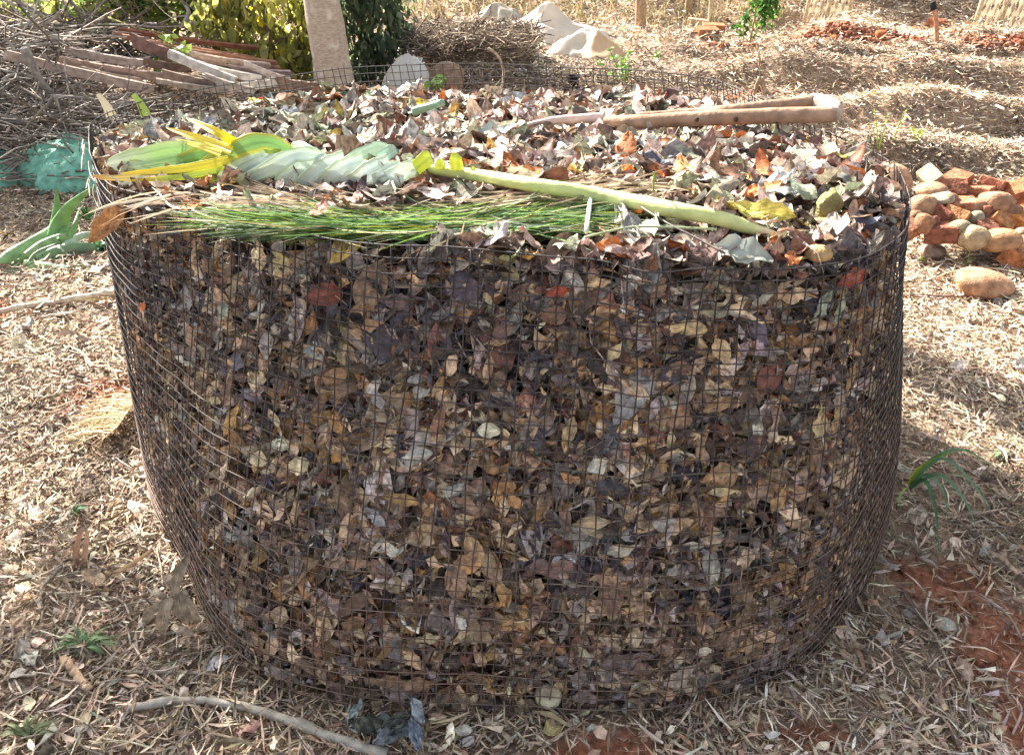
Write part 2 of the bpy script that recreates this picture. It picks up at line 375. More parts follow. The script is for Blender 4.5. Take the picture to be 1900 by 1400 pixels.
binroot = thing('compost_bin', (0, 1.8, 0), 'large round wire mesh compost bin filled with dry leaves', 'compost bin')
def wirecol(t):                                              # weathered steel, rustier towards the ground
    t = np.asarray(t, float)[..., None]; return (np.array([.05, .045, .045])*(1-t)+np.array([.15, .10, .075])*t**1.7)*np.exp(rng.normal()*.18)*np.exp(rng.normal(size=3)*.04)
jitU = rng.normal(size=NC)*.0004; jitT = rng.normal(size=NR+1)*.0018
rowW = rng.uniform(0, 6.28, (NR+1, 3))
def rowshift(u, k):
    a = u*2*PI; return .0035*np.sin(a*5+rowW[k, 0]*.3+k*.2)+.0017*np.sin(a*13+rowW[k, 1]*.5)+.0008*np.sin(a*29+rowW[k, 2])
def wire_pt(u, k, off=0.0):
    t = np.clip(k/NR + jitT[k] + rowshift(u, k)*(1 if k else .6), 0, 1)
    p = wall(u, t)
    return p + wall_n(u, t)*off
for k in range(NR+1):
    u = np.linspace(0, 1, NC*2, endpoint=False); p = wire_pt(u, k, .0012)
    p = np.vstack([p, p[:2]])
    V, F, T = tubes(p[None], .00135 if k else .0016, 4, False); a = Acc(); a.add(V, F, col=wirecol(k/NR))
    part(a, 'horizontal_wire', M_WIRE, binroot)
for c in range(NC):
    tt = np.linspace(0, 1, NR*1+1); u0 = c/NC + jitU[c]
    u = u0 + .0007*np.sin(tt*9+c*.7) + .0004*np.sin(tt*31+c*1.9)
    p = wall(u, tt); p = p - wall_n(u, tt)*.0012
    p[0, 2] += rng.uniform(0, .008)*(rng.random() < .5)
    V, F, T = tubes(p[None], .0013, 4, False); a = Acc(); a.add(V, F, col=np.repeat(wirecol(tt), 4, 0))
    part(a, 'vertical_wire', M_WIRE, binroot)
# overlapping tail of the mesh at the left corner
u_l = wall_at(190, 420)[0]
for k in range(9):
    u = np.linspace(u_l-.028, u_l+.004, 12); kk = min(NR, k); p = wire_pt(u, kk, .014)
    p[:, 2] += .012*np.sin(k*1.7+np.linspace(0, 1.5, 12)); e = wall_n(u, np.full(12, kk/NR)); p += e*(.02*np.linspace(0, 1, 12)**2*np.sin(k*2.3))[:, None]
    V, F, T = tubes(p[None], .0014, 4); a = Acc(); a.add(V, F, T, col=np.array([.30, .24, .17])); part(a, 'loose_wire_end', M_WIRE, binroot)

# ------------------------------------------------------------------ leaf pile
def top_z(x, y):
    z = .80 - .085*sm(1.5, 2.6, y) + .012*wob(x, y, 7, o=4) + .008*wob(x, y, 19, o=14)
    z = z + .02*np.exp(-((x-.1)/.7)**2-((y-1.35)/.2)**2)
    z = z - .03*sm(.35, .75, x)*(1-sm(1.2, 1.5, y))
    return z
pile = thing('leaf_pile', (0, 1.8, 0), 'tall heap of brown dry leaves packed inside the wire bin', 'leaf heap')
core = Acc()
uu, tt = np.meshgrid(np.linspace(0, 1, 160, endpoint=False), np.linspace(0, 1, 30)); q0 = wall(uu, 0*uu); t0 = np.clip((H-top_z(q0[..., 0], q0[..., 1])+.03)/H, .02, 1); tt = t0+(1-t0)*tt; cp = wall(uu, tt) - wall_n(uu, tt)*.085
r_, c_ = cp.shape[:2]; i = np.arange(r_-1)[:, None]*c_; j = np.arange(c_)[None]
core.add(cp.reshape(-1, 3), np.stack([i+j, i+(j+1) % c_, i+c_+(j+1) % c_, i+c_+j], -1).reshape(-1, 4), col=(.012, .009, .007))  # wall core coloured near black to put shade into the leaf gaps
rr, aa = np.meshgrid(np.linspace(0, .985, 40), np.linspace(-PI, PI, 121)); rx = np.interp(aa, PR[0], PR[1])*rr
tx, ty = CR[0]+np.cos(aa)*rx, CR[1]+np.sin(aa)*rx; tz = top_z(tx, ty)-.02
i = np.arange(120)[:, None]*40; j = np.arange(39)[None]
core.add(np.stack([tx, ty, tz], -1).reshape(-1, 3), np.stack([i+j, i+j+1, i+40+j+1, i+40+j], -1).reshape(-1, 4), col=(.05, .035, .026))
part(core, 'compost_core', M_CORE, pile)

PR_BIG = protos(21, 36, 8, 5, (.32, .62), (.1, 1.5), (.1, 1.7), (.0, .4), (.15, .75), (.0, .12))
PR_MID = protos(22, 48, 6, 4, (.32, .75), (.2, 1.8), (.3, 2.2), (.0, .6), (.8, 2.4), (.05, .35))
PR_BIT = protos(23, 48, 4, 3, (.3, .9), (.3, 2.6), (.3, 2.2), (.0, .8), (.8, 2.6), (.2, .6))
PR_STEM = protos(24, 24, 5, 2, (.018, .04), (.2, 1.8), (.0, .1), (0, .1), (.2, .8), (.0, .1))
SIDE = [(.20, .135, .10), (.34, .24, .16), (.09, .068, .062), (.26, .235, .215), (.48, .375, .25), (.32, .19, .09), (.17, .085, .065), (.085, .075, .09), (.42, .38, .34), (.22, .175, .165)]
SIDEW = [20, 17, 17, 9, 9, 7, 5, 9, 4, 12]
SIDEZ = [[14, 24, 8, 5, 14, 12, 4, 3, 4, 8], [12, 6, 22, 12, 3, 2, 7, 20, 3, 18], [18, 16, 10, 14, 10, 5, 4, 5, 8, 12]]
TOP = [(.38, .285, .23), (.28, .195, .155), (.44, .365, .31), (.19, .12, .085), (.25, .26, .19), (.29, .27, .17), (.085, .065, .06), (.40, .13, .04), (.29, .275, .25), (.15, .07, .045), (.50, .43, .37), (.46, .30, .09)]
TOPW = [13, 17, 6, 17, 8, 6, 12, 4, 8, 9, 2.5, 1.5]

def side_leaves(N, pr, slo, shi, depth, tilt, back=0.0):
    g = rng
    # density: the faces towards and beside the path get most of the pieces
    u = g.random(N*2); p0 = wall(u, np.full(N*2, .5)); keep = g.random(N*2) < np.where(p0[:, 1] < 2.05, 1, .22); u = u[keep][:N]; N = len(u)
    q0 = wall(u, 0*u); t0 = np.clip((H-top_z(q0[:, 0], q0[:, 1])-.01)/H, 0, 1); t = t0+(1-t0)*g.uniform(.0, 1.0, N); S = np.exp(g.uniform(math.log(slo), math.log(shi), N))
    P = wall(u, t); n = wall_n(u, t)
    nn = nrm(n + g.normal(size=(N, 3))*tilt)
    R = frames(nn, g.uniform(0, 2*PI, N))
    zone = .8*wob(u*14, t*20, 1.0, o=3)+.4*wob(u*60, t*22, 1.0, o=13)+.5*sm(.3, .6, t)-.35*sm(.16, .0, t)-.5*sm(.82, .95, t)   # the heap went in by the barrow load: layers of one kind of leaf
    zi = np.where(zone > .3, 0, np.where(zone < -.6, 1, 2)); col = np.zeros((N, 3))
    for q in range(3): col[zi == q] = pal(SIDE, SIDEZ[q], int((zi == q).sum()), .32, .03)
    S = S*np.where(zi == 1, 1.12, 1)
    V, F, C, L = scatter(pr, P, R, S, np.clip(col, .006, .8))
    ext = ((V-P[:, None])*n[:, None]).sum(-1).max(1)
    V = V - (n*(ext + .009 + back + g.random(N)**1.6*depth)[:, None])[:, None]
    V[..., 2] = np.maximum(V[..., 2], .0)
    return V.reshape(-1, 3), F, C, L
A = Acc()
for args in ((2600, PR_MID, .05, .11, .02, .35, .055), (4600, PR_BIG, .05, .125, .03, .4), (8000, PR_MID, .036, .09, .055, .55), (11000, PR_BIT, .016, .04, .06, .7), (2600, PR_STEM, .03, .10, .02, .3)):
    V, F, C, L = side_leaves(*args); A.add(V, F, col=C, luv=L)
part(A, 'leaf_litter', M_LEAF, pile, smooth=False, kind='stuff'); A = Acc()
# leaves lying on top
def top_pts(N, ry=0):
    a = rng.uniform(-PI, PI, N); r = np.sqrt(rng.random(N))*.965*np.interp(a, PR[0], PR[1])
    return CR[0]+np.cos(a)*r, CR[1]+np.sin(a)*r
def top_leaves(N, pr, slo, shi, lift, tilt):
    x, y = top_pts(N); z = top_z(x, y) + rng.random(N)**1.5*lift - .01; under = ((x > -.6) & (x < .2) & (y > 1.27) & (y < 1.42)); z = z - .05*under; S0 = top_z(x, y)-.018-.05*under
    n = nrm(np.array([0, 0, 1.]) + rng.normal(size=(N, 3))*tilt); S = np.exp(rng.uniform(math.log(slo), math.log(shi), N))
    col = pal(TOP, TOPW, N, .22, .05)
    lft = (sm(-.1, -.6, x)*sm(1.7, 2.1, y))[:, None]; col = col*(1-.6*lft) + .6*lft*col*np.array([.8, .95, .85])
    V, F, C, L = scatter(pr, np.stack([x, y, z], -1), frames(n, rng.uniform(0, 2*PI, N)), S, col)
    V[..., 2] = np.maximum(V[..., 2], S0[:, None]); V[..., 2] = np.where(under[:, None], np.minimum(V[..., 2], .822), V[..., 2])
    return V.reshape(-1, 3), F, C, L
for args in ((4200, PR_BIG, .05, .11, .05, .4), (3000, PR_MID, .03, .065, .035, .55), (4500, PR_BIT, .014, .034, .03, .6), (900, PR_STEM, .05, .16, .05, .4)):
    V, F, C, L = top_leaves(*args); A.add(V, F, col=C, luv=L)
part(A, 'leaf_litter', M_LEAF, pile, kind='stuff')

# leaves one can tell apart, each its own piece: (px, py, length px, aspect, roll deg, colour)
def wall_leaf(px, py, lpx, asp, roll, col, tilt=.13, seed=None, bl=None, out=.0):
    fl = .42 if seed is None else 1.0
    u, t = wall_at(px, py); P = wall(u, t); n = wall_n(np.array([u]), np.array([t]))
    S = lpx*mpp(P)
    g = np.random.default_rng(int(px*7+py*13) if seed is None else seed)
    asp = asp*.8; V, F, L = leaf_proto(g, 13, 9, asp, (g.uniform(.2, .8)*fl if bl is None else bl)*g.choice([-1, 1]), g.uniform(.1, .8)*fl*g.choice([-1, 1]), g.uniform(0, .25)*fl, g.uniform(.7, 1.5)*fl, g.uniform(.08, .24), g.uniform(.75, 1.15), g.choice([.7, .8, 1.25, 1.4]))
    R = frames(nrm(n + g.normal(size=(1, 3))*tilt), np.array([0.0]))[0]
    # roll measured from the horizontal tangent
    a = math.radians(roll); ca, sa = math.cos(a), math.sin(a)
    V = V @ np.array([[ca, sa, 0], [-sa, ca, 0], [0, 0, 1]])*S
    V = V @ R.T + P
    V = V - n[0]*(np.quantile((V-P)@n[0], .97) + .003 - out)
    L[:, 2] = g.random(); acc = Acc(); acc.add(V, F, col=np.clip(col, .01, .85), luv=L)
    part(acc, 'leaf', M_LEAF, pile)
CREAM, PALE, GREY, PURP, TAN, RUST, RED, BRN, SAGE = (.50, .40, .23), (.50, .46, .38), (.26, .25, .25), (.075, .068, .082), (.34, .22, .12), (.30, .13, .045), (.27, .075, .05), (.12, .07, .05), (.33, .36, .28)
HERO = [(1170, 745, 125, .62, 75, GREY), (1265, 690, 105, .8, 10, PURP), (1330, 755, 75, .42, 20, TAN), (1212, 765, 52, .5, 70, (.4, .33, .33)), (1270, 612, 90, .5, -10, CREAM), (1345, 655, 62, .7, -60, (.55, .42, .25)),
        (1104, 868, 56, .85, 30, (.56, .52, .42)), (1335, 885, 75, .95, 5, TAN), (1350, 915, 60, .4, 5, CREAM), (1145, 650, 48, .6, 60, CREAM), (1440, 700, 80, .75, 50, (.16, .07, .05)), (1400, 830, 65, .8, 10, (.09, .06, .065)),
        (1435, 805, 60, .4, 80, (.4, .32, .27)), (1058, 810, 75, .42, 80, (.45, .33, .19)), (1525, 785, 70, .6, 70, CREAM), (590, 545, 85, .7, 15, (.17, .06, .045)), (505, 490, 95, .65, 25, (.45, .4, .22)), (1588, 520, 70, .7, 10, RED),
        (1535, 570, 80, .35, 65, SAGE), (1565, 572, 66, .35, 65, (.30, .34, .24)), (1480, 545, 55, .8, 20, (.48, .36, .24)), (430, 670, 60, .75, 10, (.13, .12, .15)), (335, 668, 62, .3, 0, PALE), (427, 775, 75, .5, 85, (.42, .26, .1)),
        (340, 555, 65, .4, -60, (.3, .27, .26)), (410, 580, 40, .8, 70, SAGE), (415, 500, 60, .4, 80, (.22, .15, .1)), (410, 880, 90, .3, 85, (.48, .38, .28)), (690, 720, 45, .6, 50, (.5, .45, .4)), (620, 700, 55, .7, 20, (.3, .18, .1)),
        (700, 745, 46, .6, -60, (.36, .34, .34)), (808, 780, 72, .45, 80, (.3, .16, .1)), (565, 815, 80, .38, -35, (.33, .2, .1)), (625, 845, 36, .7, 60, (.4, .24, .09)), (545, 862, 52, .9, 20, (.58, .48, .3)), (735, 930, 72, .42, -15, (.4, .25, .11)),
        (805, 925, 42, .8, 10, (.27, .12, .06)), (620, 920, 85, .4, -40, (.22, .15, .1)), (880, 1025, 78, .62, -70, (.42, .29, .17)), (905, 680, 70, .35, 85, (.46, .32, .2)), (912, 800, 50, .8, 0, (.6, .55, .4)), (1100, 975, 80, .55, 10, (.38, .3, .2)),
        (1160, 1020, 70, .5, 15, (.42, .37, .3)), (860, 1045, 55, .7, 30, (.3, .2, .13)), (800, 985, 60, .4, 10, (.36, .24, .13)), (1130, 1075, 80, .6, 0, (.3, .2, .14)), (1015, 1060, 100, .6, 0, (.2, .13, .12)), (790, 1190, 55, .55, -10, (.46, .4, .24)),
        (860, 1160, 38, .7, -60, (.55, .53, .48)), (780, 1275, 75, .7, 0, (.27, .17, .11)), (720, 1275, 95, .4, -5, (.25, .16, .1)), (620, 1285, 65, .8, 60, (.15, .1, .085)), (1080, 1215, 40, .6, -50, (.46, .42, .3)), (1170, 1235, 110, .5, 10, (.17, .13, .12)),
        (1270, 1260, 80, .7, 20, (.34, .27, .22)), (1310, 1215, 36, .8, 0, (.56, .5, .4)), (475, 1210, 85, .6, -70, (.36, .24, .15)), (510, 1150, 70, .7, 20, (.4, .3, .2)), (1380, 1150, 60, .7, 30, (.22, .15, .1)), (1500, 1080, 60, .4, 70, (.35, .25, .14)),
        (1450, 930, 60, .5, 60, (.38, .26, .14)), (1590, 700, 70, .5, 70, (.4, .27, .14)), (1560, 780, 60, .45, 80, (.42, .3, .17)), (1600, 620, 60, .5, 75, (.26, .15, .09)), (1330, 580, 60, .4, 0, (.3, .27, .2)), (690, 600, 50, .7, 15, (.33, .21, .13)),
        (570, 600, 50, .7, 70, (.27, .14, .06)), (930, 610, 50, .7, 30, (.2, .12, .1)), (1020, 590, 60, .8, 20, (.19, .11, .08)), (740, 560, 70, .6, -10, (.14, .1, .1)), (860, 540, 80, .7, 10, (.12, .09, .11)), (960, 545, 60, .6, 50, (.15, .1, .09)),
        (1040, 545, 55, .6, 10, (.3, .07, .04)), (1225, 545, 60, .5, 70, (.25, .17, .12)), (1420, 560, 50, .5, 30, (.4, .38, .33)), (690, 960, 60, .5, -30, (.3, .29, .3)), (470, 850, 48, .8, 20, (.5, .42, .27)), (650, 1160, 60, .6, 40, (.2, .12, .07))]
for h in HERO: wall_leaf(*h)
for _ in range(120):
    px, py = rng.uniform(380, 1600), rng.uniform(520, 1300)
    c = pal(SIDE, SIDEW, 1, .2, .05)[0]*1.12
    wall_leaf(px, py, rng.uniform(38, 68), rng.uniform(.35, .8), rng.uniform(0, 180), c, .4, int(rng.integers(1e6)), None, -.006)
def top_leaf(px, py, lpx, asp, roll, col, nx=0, ny=-.25, lift=.03, seed=None, mat=None, name='leaf'):
    P = atz(px, py, .8)
    for _ in range(6): P = atz(px, py, float(top_z(P[0], P[1]))+lift)
    S = lpx*mpp(P); g = np.random.default_rng(int(px*5+py*11) if seed is None else seed)
    V, F, L = leaf_proto(g, 10, 7, asp, g.uniform(.3, 1.1)*g.choice([-1, 1]), g.uniform(.2, 1.0)*g.choice([-1, 1]), g.uniform(0, .3), g.uniform(.5, 1.2), g.uniform(.0, .1), g.uniform(.6, .9), g.uniform(.8, 1.2))
    R = frameX(np.array([nx, ny, 1.0]) + g.normal(size=3)*.2, roll)
    V = (V*S) @ R.T + P; L[:, 2] = g.random(); acc = Acc(); acc.add(V, F, col=np.clip(col, .01, .85), luv=L)
    part(acc, name, mat or M_LEAF, pile)
THERO = [(690, 230, 75, .5, 10, (.17, .15, .06)), (610, 215, 60, .6, 40, (.33, .36, .28)), (560, 230, 60, .5, -20, (.25, .23, .12)), (770, 195, 70, .55, 20, (.62, .48, .06)), (745, 175, 90, .4, 10, (.62, .58, .52)), (880, 183, 40, .6, 0, (.3, .035, .025)),
         (1265, 340, 65, .6, 20, (.26, .24, .14)), (1225, 305, 75, .5, -30, (.09, .09, .11)), (1160, 315, 38, .7, 0, (.62, .19, .03)), (1400, 355, 45, .7, 20, (.5, .17, .05)), (1110, 260, 75, .5, 40, (.34, .25, .18)), (1490, 320, 85, .4, -15, (.48, .43, .4)),
         (1580, 325, 60, .8, 60, (.36, .3, .29)), (1540, 272, 34, .9, 0, (.28, .16, .09)), (1545, 300, 50, .6, -50, (.34, .25, .23)), (1370, 465, 95, .7, -25, (.38, .4, .37)), (1300, 470, 75, .5, 10, (.1, .06, .05)), (1470, 480, 45, .7, 60, (.42, .14, .05)),
         (1155, 415, 100, .3, 85, (.48, .44, .40)), (1550, 415, 70, .6, 80, (.42, .36, .31)), (1610, 405, 60, .7, 0, (.09, .09, .13)), (380, 235, 60, .5, 30, (.3, .3, .3)), (230, 250, 50, .8, 0, (.4, .14, .06)), (300, 235, 60, .45, 20, (.3, .29, .29)),
         (355, 385, 45, .8, 60, (.36, .13, .035)), (480, 345, 60, .8, 30, (.22, .17, .13)), (1440, 335, 75, .4, 15, (.5, .47, .44)), (1200, 265, 50, .5, 30, (.36, .36, .32)), (905, 250, 80, .4, -20, (.38, .36, .30)), (820, 225, 80, .5, 30, (.45, .28, .08)),
         (920, 330, 45, .5, 0, (.42, .05, .03)), (985, 325, 60, .5, 30, (.45, .18, .06)), (480, 185, 45, .6, 20, (.45, .3, .07)), (495, 183, 30, .6, 0, (.5, .04, .02)), (530, 215, 60, .5, 60, (.45, .46, .46)), (680, 250, 60, .5, 70, (.36, .38, .36)), (950, 190, 70, .5, 20, (.36, .37, .36)), (1000, 205, 60, .4, 0, (.35, .37, .4))]
for h in THERO: top_leaf(*h)
for _ in range(60):
    x, y = top_pts(1); P = np.array([x[0], y[0], float(top_z(x[0], y[0]))])
    if P[1] < 1.2 or (P[1] < 1.44 and -.65 < P[0] < .25): continue
    rel = P-np.array([0, 0, CAMH]); z_ = rel[1]*cP-rel[2]*sP
    top_leaf(950+FPX*rel[0]/z_, 700-FPX*(rel[1]*sP+rel[2]*cP)/z_, rng.uniform(45, 75), rng.uniform(.35, .7), rng.uniform(0, 180), pal(TOP, TOPW, 1)[0], rng.normal()*.3, rng.normal()*.3, .03, int(rng.integers(1e6)))

# ------------------------------------------------------------------ trees and bushes
def foliage(acc, C, rad, n, size, cols, w, droop=0.0, hollow=.35, clump=14, asp=(.35, .6), seed=0):
    """leaf-sized faces in clumps through an uneven crown volume"""
    g = np.random.default_rng(seed); C = np.asarray(C, float); rad = np.asarray(rad, float)
    d = nrm(g.normal(size=(clump, 3))); cc = C + d*rad*(hollow+(1-hollow)*g.random((clump, 1))**.5)*.85
    k = g.integers(0, clump, n); sp = g.uniform(.25, .5, clump)[k][:, None]
    P = cc[k] + nrm(g.normal(size=(n, 3)))*rad*sp*g.random((n, 1))**.6
    nn = nrm(g.normal(size=(n, 3))*.8 + np.array([0, -.1, .75]))
    S = size*np.exp(g.normal(size=n)*.3)
    bright = np.exp(g.normal(size=clump)*.22)[k][:, None]
    col = np.asarray(cols)[g.choice(len(cols), n, p=np.asarray(w)/np.sum(w))]*np.exp(g.normal(size=(n, 1))*.2)*bright
    if droop:
        R = frames(nn, g.uniform(0, 2*PI, n)); t = nrm(g.normal(size=(n, 3))*.5+np.array([0, 0, -droop])); b = nrm(np.cross(nn, t)); R = np.stack([t, b, np.cross(t, b)], -1)
    else: R = frames(nn, g.uniform(0, 2*PI, n))
    V, F, C2, L = scatter(PR_FOL, P, R, S, col); acc.add(V, F, col=C2, luv=L)
    return cc
PR_FOL = protos(31, 10, 4, 3, (.3, .55), (.2, .9), (.2, .8), (.05, .3), (.2, .5), (0, .1))
def limb_tube(acc, pts, r0, r1, k=7, n=10, col=(.2, .15, .11)):
    P = spline(pts, n); V, F, T = tubes(P[None], np.linspace(r0, r1, n)[None], k); acc.add(V, F, T, col=col)

# pale barked tree behind the bin
tb = G(627, 192)
tree = thing('tree', tb, 'pale barked tree trunk with lichen patches standing behind the bin', 'tree')
a = Acc(); wd = .149
top = atY(600, 0, tb[1]+.1)
P = spline([tb+[.0, 0, -.1], tb+[.0, 0, .0], tb+[-.015, .01, .35], tb+[-.035, .02, .8], tb+[-.06, .05, 1.6], tb+[-.05, .1, 3.4], tb+[-.1, .2, 6.4]], 40)
zr = P[:, 2]-tb[2]; rad = np.interp(zr, [-.1, 0, .12, .8, 6.4], [.17, .14, .125, .110, .08])*(1+.02*np.sin(zr*17)+.015*np.sin(zr*41))
V, F, T = tubes(P[None], rad[None], 28); V = V + .004*np.stack([wob(V[:, 0]*20, V[:, 2], 9), wob(V[:, 1]*20, V[:, 2], 9, o=6), 0*V[:, 0]], -1)
a.add(V, F, T); part(a, 'trunk', M_BARK, tree)
b_ = Acc()
for q in range(9):
    an = q*2.4; e = P[-1] + np.array([math.cos(an)*1.5, math.sin(an)*1.5, .6+.4*math.sin(q*3)])
    st = P[29+q]; limb_tube(b_, [st, (st+e)/2+[0, 0, .25], e], .05, .012)
part(b_, 'branch', M_TWIG, tree)
a = Acc()
foliage(a, P[-1]+[0, 0, .5], (2.0, 1.6, .9), 2600, .13, [(.06, .1, .03), (.09, .12, .03), (.05, .08, .025)], [3, 2, 2], clump=16, seed=5)
part(a, 'crown', M_FOL, tree, kind='stuff')

BUSH = []
def bush(name, lab, cat, base, parts_, stems, group=None, stemcol=(.16, .12, .09), mat=None):
    r = thing(name, base, lab, cat, group); a = Acc()
    for (C, rad, n, size, cols, w, kw) in parts_: foliage(a, np.asarray(base)+np.asarray(C), rad, n, size, cols, w, **kw)
    part(a, 'foliage', mat or M_FOL, r, kind='stuff')
    s = Acc()
    for (x, y, h, rr) in stems:
        e = np.asarray(base)+[x, y, h]; b0 = np.asarray(base)+[x*.3, y*.3, -.03]
        limb_tube(s, [b0, (b0+e)/2+[.05*math.sin(x*9), .04, .05], e], rr, rr*.35, 5, 8, stemcol)
    part(s, 'stem', M_TWIG, r)
    return r
OLV = [(.27, .28, .07), (.38, .36, .10), (.18, .20, .06), (.62, .50, .04), (.42, .40, .18)]
GRN = [(.13, .24, .06), (.21, .34, .08), (.10, .15, .06), (.30, .38, .10)]
DRK = [(.08, .12, .07), (.12, .16, .08), (.055, .08, .06), (.19, .23, .14), (.25, .28, .20)]
bush('leafy_bush', 'tall olive green bush with yellowing leaves beside pale trunk', 'bush', np.array([-1.72, 5.85, .0]), [((0, 0, .48), (.52, .3, .55), 2900, .075, OLV, [5, 3, 3, 1, 2], dict(droop=.9, clump=26, seed=41))],
     [(-.3, 0, 1.2, .02), (.2, .1, 1.4, .018), (0, 0, 1.8, .025), (.4, -.05, .9, .014)], 'bushes along the back')
bush('leafy_bush', 'broad green bush above the gray brush at upper left', 'bush', np.array([-3.6, 6.7, .3]), [((.2, 0, .5), (1.1, .4, .5), 2400, .085, GRN+OLV, [4, 4, 3, 3, 3, 3, 2, .8, 3], dict(clump=26, seed=43))],
     [(-.4, 0, 1.3, .02), (.5, .1, 1.1, .018), (0, 0, 1.5, .02)], 'bushes along the back')
bush('leafy_bush', 'light green bush half hidden behind broken boards', 'bush', np.array([-2.75, 6.5, .2]), [((.1, 0, .5), (.7, .35, .45), 1900, .08, GRN+OLV, [5, 5, 3, 4, 2, 1, 2, .6, 2], dict(clump=18, seed=45))],
     [(-.2, 0, 1.0, .016), (.3, .1, 1.1, .014)], 'bushes along the back')
bush('drooping_shrub', 'dark drooping shrub in shade right of pale trunk', 'shrub', G(690, 172)+[-.02, .25, 0], [((0, 0, .55), (.36, .28, .6), 2900, .06, DRK, [5, 4, 4, 2, .7], dict(droop=1.5, clump=26, seed=46))],
     [(-.1, 0, 1.2, .014), (.15, .05, .9, .012), (0, .05, 1.4, .016)])
# unseen shade trees added left of the frame, crowns placed sunward of chosen spots
def shade_tree(base, h, crown, n, seed, lab):
    r = thing('tree', base, lab, 'tree', 'unseen shade trees'); base = np.asarray(base, float)
    a = Acc(); P = spline([base+[0, 0, -.1], base+[.05, 0, h*.4], base+[0, .05, h]], 16); V, F, T = tubes(P[None], np.linspace(.15, .08, 16)[None], 12); a.add(V, F, T); part(a, 'trunk', M_BARK, r)
    a = Acc(); f = Acc()
    for (c, rad, m, sd_) in crown:
        cc = foliage(f, np.asarray(c), rad, m, .12, [(.06, .1, .03), (.08, .11, .03)], [1, 1], clump=n, seed=sd_, hollow=.2)
        for q in cc[::2]: limb_tube(a, [P[-3], (P[-2]+q)/2+[0, 0, .2], q], .035, .008, 5, 8)
    part(a, 'branch', M_TWIG, r); part(f, 'crown', M_FOL, r, kind='stuff')
SUNV = np.array([math.sin(SUN_AZ)*math.cos(SUN_EL), math.cos(SUN_AZ)*math.cos(SUN_EL), math.sin(SUN_EL)])
def over(x, y, z, L): return np.array([x, y, z])+SUNV*L
shade_tree((-6.3, 8.0, 0), 3.6, [(over(-3.2, 4.3, .2, 7), (1.2, .9, .8), 400, 811), (over(-2.2, 3.6, 0, 7), (.8, .7, .6), 300, 812)], 16, 1, 'unseen tree added to shade the brush heap at left')
shade_tree((-5.4, 4.4, 0), 3.2, [(over(-.95, .85, 0, 6.5), (.7, .7, .5), 480, 813), (over(-.75, 2.3, .75, 6.5), (.5, .45, .35), 80, 814), (over(-.8, 1.15, .35, 6.2), (.35, .3, .3), 60, 815)], 12, 2, 'unseen tree added to dapple the left ground and bin')

# dry brush and tall dry grass along the back, closing the garden
def dry_stand(name, lab, cat, x0, x1, y0, y1, h, n, cols, w, seed, wid=.006, lean=.35, group=None, kind=None):
    g = np.random.default_rng(seed); x = g.uniform(x0, x1, n); y = g.uniform(y0, y1, n); z = ground_z(x, y)
    hh = h*g.uniform(.4, 1.15, n); dx, dy = g.normal(size=n)*lean*hh, g.normal(size=n)*lean*hh*.6
    s = np.linspace(0, 1, 5)[None]; P = np.stack([x[:, None]+dx[:, None]*s**1.7, y[:, None]+dy[:, None]*s**1.7, z[:, None]-.02+hh[:, None]*(s-.25*s**3*np.abs(dx/hh)[:, None])], -1)
    D = np.stack([np.cos(g.uniform(0, 3.1, n)), np.sin(g.uniform(0, 3.1, n))*.4, np.zeros(n)], -1)
    V, F, L = ribbons(P, wid*(1-.8*s)*np.exp(g.normal(size=(n, 1))*.3), D, .3)
    c = np.repeat(np.asarray(cols)[g.choice(len(cols), n, p=np.asarray(w)/np.sum(w))]*np.exp(g.normal(size=(n, 1))*.2), 15, 0)
    a = Acc(); a.add(V, F, col=c, luv=L); o = single(a, name, M_BLADE, lab, cat, group)
    if kind: o['kind'] = kind
    return o
STRAW = [(.46, .36, .2), (.36, .27, .15), (.52, .44, .28), (.24, .19, .12), (.2, .2, .08)]
dry_stand('dry_grass', 'tall dry straw grass standing along the back slope', 'grass', -2.5, 10, 10.6, 13.5, .7, 9000, STRAW, [5, 4, 3, 2, 2], 61, .011, kind='stuff')
dry_stand('dry_grass', 'short dry grass tufts on the sunny slope behind white sheeting', 'grass', -1.6, 3.0, 9.0, 10.6, .16, 2600, STRAW, [5, 4, 3, 2, 3], 62, .008, kind='stuff')
dry_stand('dry_brush', 'gray brown dry brush tangled behind the woven trellises', 'brush', 2.9, 10, 9.9, 11.2, .9, 3200, [(.14, .115, .095), (.22, .185, .15), (.08, .07, .06), (.3, .26, .2)], [4, 3, 4, 1], 63, .008, .6, kind='stuff')
for k, (x0, x1, y0, y1) in enumerate([(-14, -2, 10.5, 14), (8, 18, 9, 14)]):
    a = Acc(); foliage(a, ((x0+x1)/2, (y0+y1)/2, 1.2), ((x1-x0)/2, (y1-y0)/2, 1.6), 3500, .2, OLV+DRK, [5, 4, 4, .3, 3, 2, 2, 2, 1, 1], clump=40, seed=70+k)
    single(a, 'far_wood', M_FOL, 'distant olive green scrub beyond the garden', 'scrub')['kind'] = 'stuff'

